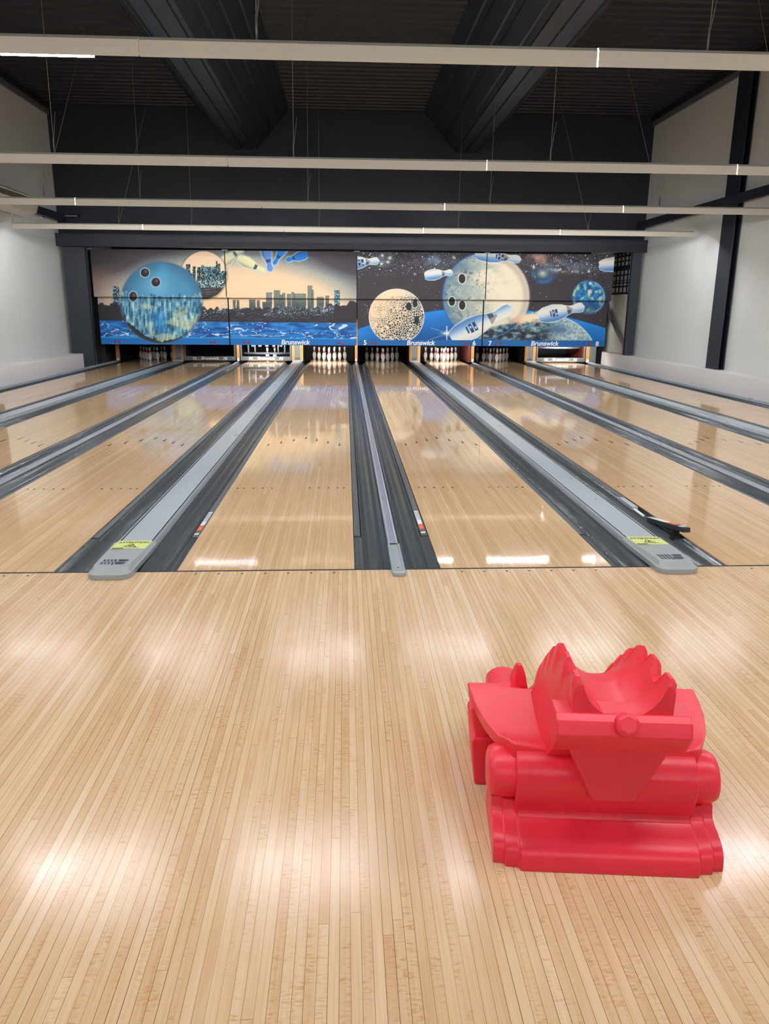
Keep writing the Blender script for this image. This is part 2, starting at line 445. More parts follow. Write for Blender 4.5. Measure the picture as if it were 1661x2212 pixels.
# ------------------------------------------------------------------ lanes
def lane(n, label):
    x0 = LX[n]
    mb = MB(); mb.box(x0, x0+LW, .0037, LANE_END, -.05, 0, 0)
    z = .0004; xc = x0+LW/2
    for kx in range(-3, 4):
        x = xc+kx*5*BOARD; y = 4.70-.155*abs(kx)
        mb.face([(x-.014,y,z),(x+.014,y,z),(x+.003,y+.17,z),(x-.003,y+.17,z)], 1)
    for b in (3,5,8,11,14):
        for s in (-1, 1):
            x = xc + s*(LW/2-(b-.5)*BOARD)
            mb.face([(x-.008,2.125,z),(x+.008,2.125,z),(x+.008,2.155,z),(x-.008,2.155,z)], 1)
    o = mb.build('bowling_lane', [M['lane'], M['mark']], fix=False)
    tag(o, label, 'bowling lane', 'bowling lanes')
lane_lab = {
 1: 'maple bowling lane outermost on the left, beside the left wall ledge',
 2: 'maple bowling lane ending at a lowered sweep bar with dark opening behind',
 3: 'maple bowling lane ending at a lowered sweep bar with two pins behind it',
 4: 'maple bowling lane left of the narrow middle divider, ending in bright lit pins',
 5: 'maple bowling lane right of the narrow middle divider, ending in dim pins under number 5',
 6: 'maple bowling lane under number 6, ending in bright lit pins',
 7: 'maple bowling lane under number 7, ending in dim pins',
 8: 'maple bowling lane outermost on the right, under number 8'}
for n in range(1, 9): lane(n, lane_lab[n])

# gutters
GY0, GY1 = .004, 17.7
def gutter(n, side, w, sticker=False, popped=False):
    s = 1 if side == 'right' else -1
    x0 = LX[n]+LW if s > 0 else LX[n]
    beside = {1:'under the first city mural', 2:'under the first city mural', 3:'below the skyline mural', 4:'below the skyline mural', 5:'below the moon mural', 6:'below the moon mural', 7:'below the earth mural', 8:'below the earth mural'}
    t = thing('gutter', 'dark grey gutter on the %s side of the %s lane from the left' % (side, ORD[n]), 'gutter', (x0, 0, 0), 0, 'lane gutters')
    pr = [(.001,-.045),(.001,-.006),(.004,-.006)]
    re = .70 if not popped else 1.75
    sec = lambda y, q: [(s*a, y, b) for a, b in q]
    main = [(.003,-.004),(.052,-.006)]
    for i in range(1, 13):
        a = i/12; main.append((.052+(w-.062)*a, -.006-.062*math.sin(PI*min(1, a*1.06))**.8 if a < .94 else -.012))
    main += [(w-.004, .0),(w-.002,.004)]
    mb = MB()
    slot = [(.003,-.004),(.004,-.03),(.056,-.03),(.0565,-.008)] + main[2:]
    sc = re-.02 if not popped else .58
    mb.loft([sec(GY0, main), sec(sc, main)], closed=False, smooth=True)
    mis = [1,1,1] + [0]*(len(slot)-4)
    mb.loft([sec(sc, slot), sec(GY1, slot)], closed=False, smooth=True, mis=mis)
    mb.build('channel', [M['gutter'], M['slot']], t, fix=False)
    def rail(y0, y1, nm='bumper_rail'):
        mb = MB(); q = [(.005,-.028),(.005,-.005),(.012,-.002),(.046,-.005),(.050,-.010),(.050,-.028)]
        mb.loft([sec(y0, q), sec(y1, q)]); return mb.build(nm, M['rail'], t)
    rl = rail(re, GY1)
    if sticker:
        def lab(o, x0, x1, y0, y1, nm, m, dz=.0006):
            mb = MB(); zz = lambda a: -.002 - (a-.012)*.003/.034 + dz
            pts = [(s*x0,y0,zz(x0)),(s*x1,y0,zz(x1)),(s*x1,y1,zz(x1)),(s*x0,y1,zz(x0))]
            mb.face(pts if s > 0 else pts[::-1], 0); ob = mb.build(nm, m, o, fix=False); return ob
        st = lab(rl, .014, .045, .99, 1.36, 'label', M['sticker'])
        for k in range(4): lab(rl, .018+.007*k, .021+.007*k, 1.10, 1.33, 'print_line', M['txt_grey'], .0011) if k < 1 else None
        mb = MB()
        for k in range(4):
            a = .018+.0065*k
            zz = -.0014-(a-.012)*.003/.034+.0006
            p4 = [(s*a,1.10,zz),(s*(a+.003),1.10,zz),(s*(a+.003),1.33,zz),(s*a,1.33,zz)]
            mb.face(p4 if s > 0 else p4[::-1])
        mb.build('label_print', M['txt_grey'], rl, fix=False)
        lab(rl, .014, .045, .86, .99, 'orange_label', M['orange'])
        lab(rl, .014, .045, .755, .79, 'white_label', M['sticker'])
    return t
WW, WN = .225, .225
G = {}
for n in range(1, 9):
    for side in ('left', 'right'):
        wide = (n % 2 == 1 and side == 'right') or (n % 2 == 0 and side == 'left')
        G[(n, side)] = gutter(n, side, .224, sticker=(n, side) in ((5,'left'), (4,'left')), popped=(n, side) == (6, 'left'))

# popped-up bumper end beside the sixth lane: hinged up out of its slot
BF = (1.99, 1.10, .0)
t = thing('bumper_flap', 'broken black bumper end with orange label standing up out of the gutter', 'bumper', BF)
P0, P1 = Vector((0,.0,.006)), Vector((.012,-.60,.098))
def on_bar(f0, f1, w, th, up, nm, m, bev=0):
    a, b = P0+(P1-P0)*f0, P0+(P1-P0)*f1
    d = (P1-P0).normalized(); x = Vector((1,0,0)); n = x.cross(d)*-1 if x.cross(d).z < 0 else x.cross(d)
    mb = MB(); mb.loft([[p - x*w/2 + n*up, p + x*w/2 + n*up, p + x*w/2 + n*(up+th), p - x*w/2 + n*(up+th)] for p in (a, b)])
    return mb.build(nm, m, t, bevel=bev)
on_bar(0, 1, .052, .034, -.034, 'bar', M['charcoal'], .003)
on_bar(.0,.13,.050,.002,0,'grey_joint', M['cap']); on_bar(.13,.52,.044,.0015,0,'label', M['sticker']); on_bar(.52,.74,.046,.0015,0,'orange_label', M['orange']); on_bar(.86,.92,.044,.0015,0,'white_label', M['sticker'])
mb = MB(); mb.box(-.016,.026,-.47,-.41,-.05,.045); mb.build('bracket', M['slot'], t)
mb = MB(); mb.box(-.022,.026,.30,.62,-.02,.008); mb.build('hinge_block', M['cap'], t, bevel=.003)
mb = MB(); mb.loft([[(-.016,.30,-.016),(.004,.30,-.016),(.004,.30,-.004),(-.016,.30,-.004)],[(-.012,.10,-.022),(.008,.10,-.022),(.008,.10,-.010),(-.012,.10,-.010)]]); mb.build('link', M['sticker'], t, bevel=.002)

# text helper: real lettering turned into mesh
def text_mesh(s, name, m, parent, size, loc, rot, bold=.0, shear=0.0, extrude=.001, align='CENTER', sx=1.0):
    cu = bpy.data.curves.new(name, 'FONT'); cu.body = s; cu.size = size; cu.offset = bold; cu.shear = shear; cu.extrude = extrude
    cu.align_x = align; cu.align_y = 'BOTTOM_BASELINE'
    o = bpy.data.objects.new(name, cu); COL.objects.link(o)
    bpy.context.view_layer.update()
    me = bpy.data.meshes.new_from_object(o.evaluated_get(bpy.context.evaluated_depsgraph_get()))
    me.name = name
    bpy.data.objects.remove(o); bpy.data.curves.remove(cu)
    me.materials.clear(); me.materials.append(m)
    ob = bpy.data.objects.new(name, me); COL.objects.link(ob)
    ob.location = loc; ob.rotation_euler = rot; ob.scale = (sx, 1, 1)
    if parent: ob.parent = parent
    return ob

# wide ball-return caps and narrow dividers
def wide_cap(xc, label, sticker, logo):
    t = thing('ball_return_cap', label, 'lane divider', (xc, 0, 0), 0, 'wide grey lane dividers')
    q = [(-.137,-.02),(-.137,.008),(-.132,.02),(-.122,.034),(-.112,.039),(-.105,.038),(-.103,.028),(-.099,.028),(-.097,.038),(.097,.038),(.099,.028),(.103,.028),(.105,.038),(.112,.039),(.122,.034),(.132,.02),(.137,.008),(.137,-.02)]
    mb = MB(); mb.loft([[(a,.42,b) for a,b in q],[(a,17.7,b) for a,b in q]], mis=[1,1,1,1,1,2,2,2,0,2,2,2,1,1,1,1,1,1])
    mb.build('cover', [M['cap'], M['cap_side'], M['slot']], t, bevel=.0)
    # moulded end hood: stacked outlines with round nose
    def outline(hw_back, hw_front, y0, y1, r, n=7):
        pts = [(hw_back, y1), (hw_back*.5+hw_front*.5, (y0+y1)*.5), (hw_front, y0+r)]
        for i in range(1, n): a = i/n*PI/2; pts.append((hw_front-r+r*math.cos(a), y0+r-r*math.sin(a)))
        pts.append((hw_front-r, y0))
        full = pts + [(-x, y) for x, y in reversed(pts)]
        return full
    mb = MB()
    def yc(v, o):   # keep same vertex count
        return [(a, b, v) for a, b in o]
    rings = [yc(.0, outline(.139,.124,-.15,.46,.06)), yc(.030, outline(.139,.124,-.15,.46,.06)),
             yc(.036, outline(.132,.114,-.138,.46,.054)), yc(.060, outline(.118,.102,-.100,.46,.05)), yc(.0605, outline(.110,.094,-.090,.46,.046))]
    rings = [[(a, b, z - (.018*max(0,(b-.1)/.36) if z > .04 else 0)) for a, b, z in r] for r in rings]
    mb.loft(rings, smooth=False); hd = mb.build('end_hood', M['hood'], t, bevel=.0022, seg=2, angle=22)
    mb = MB(); mb.lathe([(.0001,.0),(.006,.0),(.006,.0025),(.0001,.0025)], 10, (.0,-.045,.0602)); mb.build('screw', M['black'], hd)
    zt = lambda y: .0608-.018*max(0,(y-.1)/.36)
    if logo:
        mb = MB()
        for k in range(4):
            xx = -.066+.021*k
            mb.face([(xx,.005,zt(0)),(xx+.012,.005,zt(0)),(xx+.004,.045,zt(0)),(xx-.008,.045,zt(0))])
            mb.face([(xx-.006,-.045,zt(0)),(xx+.006,-.045,zt(0)),(xx+.002,-.003,zt(0)),(xx-.008,-.003,zt(0))])
        ell = lambda x0,x1,y0,y1: [(x0,y0,zt(0)),(x1*.8+x0*.2,y0,zt(0)),(x1,(y0*.6+y1*.4),zt(0)),(x1*.9+x0*.1,y1,zt(0)),(x0-.008,y1,zt(0))]
        mb.face(ell(.022,.078,.008,.043)); mb.face(ell(.014,.07,-.046,-.004))
        mb.build('worn_logo', M['navyprint'], hd, fix=False)
    if sticker:
        y0, y1, hw = .275, .475, .108
        zs = lambda x, y: (zt(y) if y < .455 else .0420)+.0012
        mb = MB()
        mb.face([(-hw,y0,zt(y0)+.0008),(hw,y0,zt(y0)+.0008),(hw,.455,zt(.455)+.0008),(-hw,.455,zt(.455)+.0008)])
        mb.face([(-hw,.455,zt(.455)+.0008),(hw,.455,zt(.455)+.0008),(hw,y1,zt(.455)+.0006),(-hw,y1,zt(.455)+.0006)])
        sk = mb.build('warning_sticker', M['yellow'], t, fix=False)
        sl = math.atan(-.05)
        text_mesh('ATTENTION', 'sticker_text', M['black'], sk, .046, (0,.415,zt(.415)+.0016), (sl,0,0), bold=.0012, extrude=.0002, sx=.76)
        mb = MB(); z = zt(.36)+.0030
        def tri(cx, cy, w, h, th):
            o = [(cx-w/2,cy),(cx+w/2,cy),(cx,cy+h)]; ii = [(cx-w/2+th*2,cy+th),(cx+w/2-th*2,cy+th),(cx,cy+h-th*1.6)]
            for a in range(3):
                b = (a+1)%3; mb.face([(*o[a],zt(o[a][1])+.0018),(*o[b],zt(o[b][1])+.0018),(*ii[b],zt(ii[b][1])+.0018),(*ii[a],zt(ii[a][1])+.0018)])
        tri(0,.318,.085,.085,.006)
        for a, b, w in (((-.010,.335),(.004,.362),.004),((.004,.362),(.014,.352),.003),((-.002,.35),(-.014,.352),.003),((-.004,.34),(.012,.334),.003),((.004,.37),(.008,.374),.006)):
            d = Vector((b[0]-a[0], b[1]-a[1])).normalized(); nn = Vector((-d.y,d.x))*w
            mb.face([(a[0]+nn.x,a[1]+nn.y,zt(a[1])+.0018),(a[0]-nn.x,a[1]-nn.y,zt(a[1])+.0018),(b[0]-nn.x,b[1]-nn.y,zt(b[1])+.0018),(b[0]+nn.x,b[1]+nn.y,zt(b[1])+.0018)])
        mb.box(-.10,-.03,.283,.297,zt(.29)+.001,zt(.29)+.0016)
        mb.box(-.02,.06,.303,.306,zt(.30)+.001,zt(.30)+.0016)
        mb.build('warning_symbol', M['black'], sk, fix=False)
    return t
CW = {p: (LX[p]+LW + LX[p+1])/2 for p in (1,3,5,7)}
wide_cap(CW[1], 'wide grey ball return divider nearest the left wall', False, False)
wide_cap(CW[3], 'wide grey ball return divider with yellow attention sticker, left of the middle', True, True)
wide_cap(CW[5], 'wide grey ball return divider with yellow attention sticker beside broken bumper', True, True)
wide_cap(CW[7], 'wide grey ball return divider nearest the right wall', False, False)
def narrow_cap(xc, label):
    t = thing('narrow_divider', label, 'lane divider', (xc,0,0), 0, 'narrow lane dividers')
    q = [(-.0355,-.03),(-.0355,.006),(-.030,.016),(-.018,.016),(-.016,.010),(.016,.010),(.018,.016),(.030,.016),(.0355,.006),(.0355,-.03)]
    mb = MB(); mb.loft([[(a,.40,b) for a,b in q],[(a,17.7,b) for a,b in q]]); mb.build('rail_profile', M['cap'], t)
    mb = MB(); mb.box(-.0155,.0155,.40,17.7,.0095,.0112); mb.build('inlay_strip', M['lilac'], t)
    mb = MB()
    def nose(hw, y0, z, n=8):
        pts = [(hw,.42),(hw,y0+hw)]
        pts += [(hw*math.cos(i/n*PI), y0+hw*.55-hw*.55*math.sin(i/n*PI)) for i in range(1, n)]
        pts += [(-hw,y0+hw),(-hw,.42)]
        return [(a,b,z) for a,b in pts]
    mb.loft([nose(.041,-.145,0), nose(.041,-.145,.022), nose(.037,-.135,.028), nose(.030,-.115,.030), nose(.024,-.09,.020)], smooth=False)
    e = mb.build('end_cap', M['clear'], t, bevel=.003)
    mb = MB(); mb.lathe([(.0001,0),(.005,0),(.005,.002),(.0001,.002)], 10, (0,-.04,.0205)); mb.build('screw', M['black'], e)
narrow_cap(-A_GAP-LW*2-B_GAP, 'narrow lilac-striped divider left of the middle, between sweep-bar lanes')
narrow_cap(0, 'narrow lilac-striped divider in the middle of the hall')
narrow_cap(A_GAP+LW*2+B_GAP, 'narrow lilac-striped divider right of the middle, between lanes six and seven')
for s, nm in ((-1,'left'),(1,'right')):
    x = s*(LX[8]+LW+.225)
    mb = MB(); x0, x1 = sorted((x, x+s*.055)); mb.box(x0, x1, GY0, 17.7, -.12, .05); 
    tag(mb.build('edge_strip', M['cap'], bevel=.004), 'thin grey edge strip beside the outermost gutter, %s wall side' % nm, 'edge strip')

# ------------------------------------------------------------------ pins
pin_prof = [(.0001,0),(.0258,0),(.0285,.008),(.0360,.020),(.0455,.045),(.0530,.075),(.0590,.105),(.0605,.125),(.0590,.145),(.0535,.172),(.0440,.200),(.0350,.222),
            (.0305,.236),(.0268,.248),(.0245,.258),(.0235,.266),(.0240,.276),(.0262,.292),(.0292,.310),(.0315,.328),(.0322,.344),(.0305,.360),(.0255,.372),(.0160,.3795),(.0001,.381)]
pm = [0]*(len(pin_prof)-1)
for i in (11, 12, 14, 15): pm[i] = 1
pin_proto = None
def pin(x, y, label, group):
    global pin_proto
    if pin_proto is None:
        mb = MB(); mb.lathe(pin_prof, 20, mis=pm); pin_proto = mb.build('bowling_pin', [M['pin'], M['pin_red']]); o = pin_proto
    else:
        o = pin_proto.copy(); COL.objects.link(o)
    o.location = (x, y, .0005)
    tag(o, label, 'bowling pin', group)
rack = [(0,0,'head pin'),(-1,1,'second-row left pin'),(1,1,'second-row right pin'),
        (-2,2,'third-row left pin'),(0,2,'third-row middle pin'),(2,2,'third-row right pin'),
        (-3,3,'back-row leftmost pin'),(-1,3,'back-row inner left pin'),(1,3,'back-row inner right pin'),(3,3,'back-row rightmost pin')]
where = {1:'dim rack nearest the left wall', 4:'bright rack left of the middle divider', 5:'dim rack right of the middle divider', 6:'bright rack under the moon mural', 7:'dim rack under the earth mural'}
HP = 18.288
for n in (1, 4, 5, 6, 7):
    for dx, row, nm in rack:
        pin(LC[n]+dx*.1524, HP+row*.264, 'white %s in the %s' % (nm, where[n]), 'pins in the '+where[n])
pin(LC[3]+.0, HP+.0, 'white pin standing behind the sweep bar, left one of two', 'pins behind the sweep bar')
pin(LC[3]+.19, HP+.27, 'shaded pin standing behind the sweep bar, right one of two', 'pins behind the sweep bar')

# ------------------------------------------------------------------ pin decks: kickbacks, sweeps, racks, lamps
def kickback(xc, hw, label, wide):
    t = thing('kickback', label, 'kickback', (xc, 17.9, 0), 0, 'kickback partitions beside the pins')
    mb = MB(); mb.box(-hw+.012, hw-.012, .03, 2.2, -.12, 1.3); mb.build('partition', M['pit_black'], t)
    if wide:
        for s in (-1, 1):
            x0, x1 = sorted((s*hw, s*(hw-.085))); mb = MB(); mb.box(x0, x1, -.02, .03, .02, 1.2); mb.build('wood_edge', M['wood_trim'], t, bevel=.004)
        mb = MB(); mb.box(-hw+.085, hw-.085, -.005, .03, .02, 1.2); mb.build('grey_panel', M['pit_grey'], t)
        for s in (-1, 1):
            mb = MB(); mb.box(s*.040-.03, s*.040+.03, -.035, -.005, .06, .13); mb.build('latch', M['rack'], t, bevel=.004)
        mb = MB(); mb.box(-hw+.02, hw-.02, -.2, -.0, .0, .06); mb.build('foot_plate', M['cap'], t, bevel=.01)
    else:
        mb = MB(); mb.box(-hw, hw, -.02, .03, .02, 1.2); mb.build('wood_edge', M['wood_trim'], t, bevel=.004)
        mb = MB(); mb.box(-hw*.6, hw*.6, -.06, -.02, .02, .10); mb.build('latch', M['white'], t, bevel=.004)
    return t
kickback(-(A_GAP+LW*2+B_GAP), .042, 'narrow wooden-edged kickback left of the two-pin lane', False)
kickback(0, .038, 'narrow wooden-edged kickback at the middle of the hall', False)
kickback(A_GAP+LW*2+B_GAP, .042, 'narrow wooden-edged kickback between the racks under numbers 6 and 7', False)
kb = {1:'wide wooden-edged kickback beside the rack nearest the left wall', 3:'wide wooden-edged kickback left of the bright middle rack',
      5:'wide wooden-edged kickback between the racks under numbers 5 and 6', 7:'wide wooden-edged kickback left of the lane under number 8'}
for p in (1, 3, 5, 7): kickback(CW[p], .160, kb[p], True)
kickback(LX[1]-.27, .05, 'wooden-edged end kickback nearest the left wall', False)
t = kickback(LX[8]+LW+.27, .05, 'wooden-edged end kickback nearest the right wall', False)
mb = MB(); mb.box(.05,.24,-.02,.0,.0,1.2); mb.build('grey_panel', M['pit_grey'], t)
for s, nm in ((-1,'left'),(1,'right')):
    x0, x1 = sorted((s*6.8, s*7.05)); 
    mb = MB()
    if s < 0:
        for k in range(4): mb.box(-7.02+.058*k, -6.955+.058*k, 16.9+.02*(k%2), 16.93+.02*(k%2), -.1, 2.9-.35*k)
        tag(mb.build('black_curtain', M['curtain'], bevel=.01), 'black hanging drape at the left end of the city mural', 'curtain')

sw_n = 0
def sweep(n, label, z=.035):
    t = thing('sweep_bar', label, 'sweep bar', (LC[n], 17.88, 0), 0, 'lowered pin sweep bars')
    mb = MB(); mb.box(-.722,.722,-.02,.02,z,z+.118); b = mb.build('bar', M['sweep'], t, bevel=.004)
    for s in (-1, 1):
        mb = MB(); mb.box(s*.70-.022, s*.70+.022, -.018,.03, z+.11, 1.1); mb.build('arm', M['sweep'], t, bevel=.004)
    text_mesh('Brunswick', 'lettering', M['white'], b, .118, (0,-.0215,z+.026), (PI/2,0,0), bold=.0032, shear=.1, sx=.98)
    for s in (-1, 1):
        text_mesh('BX', 'logo', M['white'], b, .095, (s*.43,-.0215,z+.03), (PI/2,0,0), bold=.0032, shear=.1, sx=.9)
        mb = MB(); x0, x1 = sorted((s*.26, s*.48)); mb.box(x0, x1, -.0225,-.0205,z+.018,z+.024); mb.build('white_line', M['white'], b)
    for x in (-.64,-.27,.27,.64):
        mb = MB(); mb.lathe([(.0001,0),(.008,0),(.008,.003),(.0001,.003)], 8, (x,-.0225,z+.07), axis='y'); mb.build('rivet', M['cap'], b)
sweep(2, 'grey sweep bar lettered in white, dark machine behind it')
sweep(3, 'grey sweep bar lettered in white, two pins behind it')
sweep(8, 'grey sweep bar lettered in white under number 8')
def pinsetter(n, label, low):
    t = thing('pinsetter_rack', label, 'pinsetter', (LC[n], 18.35, 0), 0, 'pin setting machines')
    z = low
    mb = MB(); N = 14; rings = []
    for i in range(N+1):
        x = -.66+1.32*i/N; y = -.30*(1-(x/.70)**2)**.5 - .05; 
        rings.append([(x,y-.02,z),(x,y+.02,z),(x,y+.02,z+.055),(x,y-.02,z+.055)])
    mb.loft(rings); mb.build('front_rim', M['rack'], t, bevel=.003)
    for x in (-.52,-.33,.33,.52):
        mb = MB(); mb.box(x-.02,x+.02,-.27,-.23,z+.05,z+.6); mb.build('upright', M['rack'], t, bevel=.003)
    mb = MB(); mb.box(-.6,.6,-.1,.7,z+.27,z+.31); mb.build('deck_plate', M['rack'], t, bevel=.004)
    for i in range(5):
        mb = MB(); mb.box(-.45+.2*i,-.35+.2*i,-.16,-.12,z+.20,z+.275); mb.build('pin_cup', M['rack'], t, bevel=.008)
pinsetter(3, 'grey steel pin setting rack lowered over two pins', .205)
pinsetter(8, 'grey steel pin setting rack just showing above the lane under number 8', .40)
for n in (3, 4, 6, 8):
    t = thing('pin_lamp', 'fluorescent lamp tucked behind the mural above the %s lane from the left' % ORD[n], 'lamp', (LC[n], 17.45, .56), 0, 'pin deck lamps')
    mb = MB(); mb.tube((-.6,0,0),(.6,0,0),.014,n=10); mb.build('tube', M['pit_tube'], t)
    mb = MB(); sp = [(-.05,-.02),(-.03,-.02),(-.03,.06),(.03,.06),(.03,.08),(-.05,.08)]; mb.loft([[(-.70,y,z) for y,z in sp],[(.70,y,z) for y,z in sp]]); mb.build('shade', M['sweep'], t)
for n in range(1, 9):     # dark rear cushion in each pit
    mb = MB(); mb.box(LC[n]-.74, LC[n]+.74, 19.75, 19.85, -.1, 1.3)
    tag(mb.build('pit_cushion', M['pit_black']), 'black pit cushion behind the %s lane from the left' % ORD[n], 'cushion', 'pit cushions')
mb = MB(); mb.box(LX[8]+LW+.14, LX[8]+LW+.215, 18.0, 19.6, .0, .5)
tag(mb.build('side_panel', M['pit_red']), 'dark red side panel inside the pit nearest the right wall', 'panel')
mb = MB(); mb.box(LX[6]+LW+.14, LX[6]+LW+.215, 18.0, 19.6, .0, .5)
tag(mb.build('side_panel', M['pit_red']), 'dark red side panel right of the bright pin rack under the moon mural', 'panel')

# things seen in the gap right of the space mural
t = thing('cable_grid', 'dark square grid on the wall right of the space mural', 'grid', (7.347, 16.25, 1.93))
mb = MB()
for zz, hh in ((0,.05),(.185,.04),(.29,.03),(.36,.02),(.49,.04),(.63,.13),(.86,.035),(.985,.035),(1.08,.04)): mb.box(0,.015,0,2.0,zz,zz+hh)
for k in range(7): mb.box(.0151,.03,.30*k,.30*k+.075,0,1.12)
mb.build('grid_panel', M['pit_black'], t)
mb = MB(); mb.loft([[(7.29,18.0,1.35),(7.325,18.0,1.35),(7.325,18.0,1.54),(7.29,18.0,1.54)],[(7.29,16.3,.352),(7.325,16.3,.352),(7.325,16.3,.50),(7.29,16.3,.50)]])
tag(mb.build('diagonal_brace', M['sweep']), 'grey diagonal brace in the gap right of the space mural', 'brace')
mb = MB(); mb.loft([[(7.332,16.3,.352),(7.376,16.3,.352),(7.376,16.80,.352),(7.332,16.80,.352)],[(7.332,16.3,.72),(7.376,16.3,.72),(7.376,16.80,.72),(7.332,16.80,.72)],[(7.34,16.35,1.10),(7.372,16.35,1.10),(7.372,16.70,1.08),(7.34,16.70,1.08)]])
tag(mb.build('foam_block', M['tan'], bevel=.02), 'tan foam piece leaning behind the right column', 'foam')

# ------------------------------------------------------------------ murals (printed masking panels)
F_PX = 1637.857
CAM = Vector((-.3075, -4.3396, 1.5279)); PITCH, YAW, ROLL = .2634, .0518, .0074
def cam_axes():
    cp, sp, cy, sy = math.cos(PITCH), math.sin(PITCH), math.cos(YAW), math.sin(YAW)
    fw = Vector((sy*cp, cy*cp, -sp)); rt = Vector((cy, -sy, 0)); up = rt.cross(fw)
    cr, sr = math.cos(ROLL), math.sin(ROLL)
    return fw, rt*cr + up*sr, up*cr - rt*sr
FW, RT, UP = cam_axes()
#ART_BEGIN
def h2(a, b, s=0.0):
    v = np.sin(a*127.1 + b*311.7 + s*74.7)*43758.5453
    return v - np.floor(v)
def vnoise(x, y, s=0.0):
    xi, yi = np.floor(x), np.floor(y); xf, yf = x-xi, y-yi
    xf = xf*xf*(3-2*xf); yf = yf*yf*(3-2*yf)
    a, b, c, d = h2(xi,yi,s), h2(xi+1,yi,s), h2(xi,yi+1,s), h2(xi+1,yi+1,s)
    return (a*(1-xf)+b*xf)*(1-yf) + (c*(1-xf)+d*xf)*yf
def fbm(x, y, s=0.0, o=4):
    t = 0; k = .5; n = 0
    for i in range(o):
        t = t + k*vnoise(x*2**i, y*2**i, s+i*3.3); n += k; k *= .5
    return t/n
def sstep(a, b, x):
    t = np.clip((x-a)/(b-a), 0, 1); return t*t*(3-2*t)
def voro(x, y, s=0.0):
    xi, yi = np.floor(x), np.floor(y); f1 = np.full_like(x, 9.); f2 = np.full_like(x, 9.)
    for i in (-1,0,1):
        for j in (-1,0,1):
            cx = xi+i+h2(xi+i,yi+j,s); cy = yi+j+h2(xi+i,yi+j,s+5)
            d = np.hypot(cx-x, cy-y)
            f2 = np.where(d < f1, f1, np.minimum(f2, d)); f1 = np.minimum(f1, d)
    return f1, f2
PINP = ([0,.03,.12,.33,.52,.62,.70,.76,.88,.95,1.0], [.45,.62,.85,1.0,.78,.52,.39,.40,.53,.46,.0])
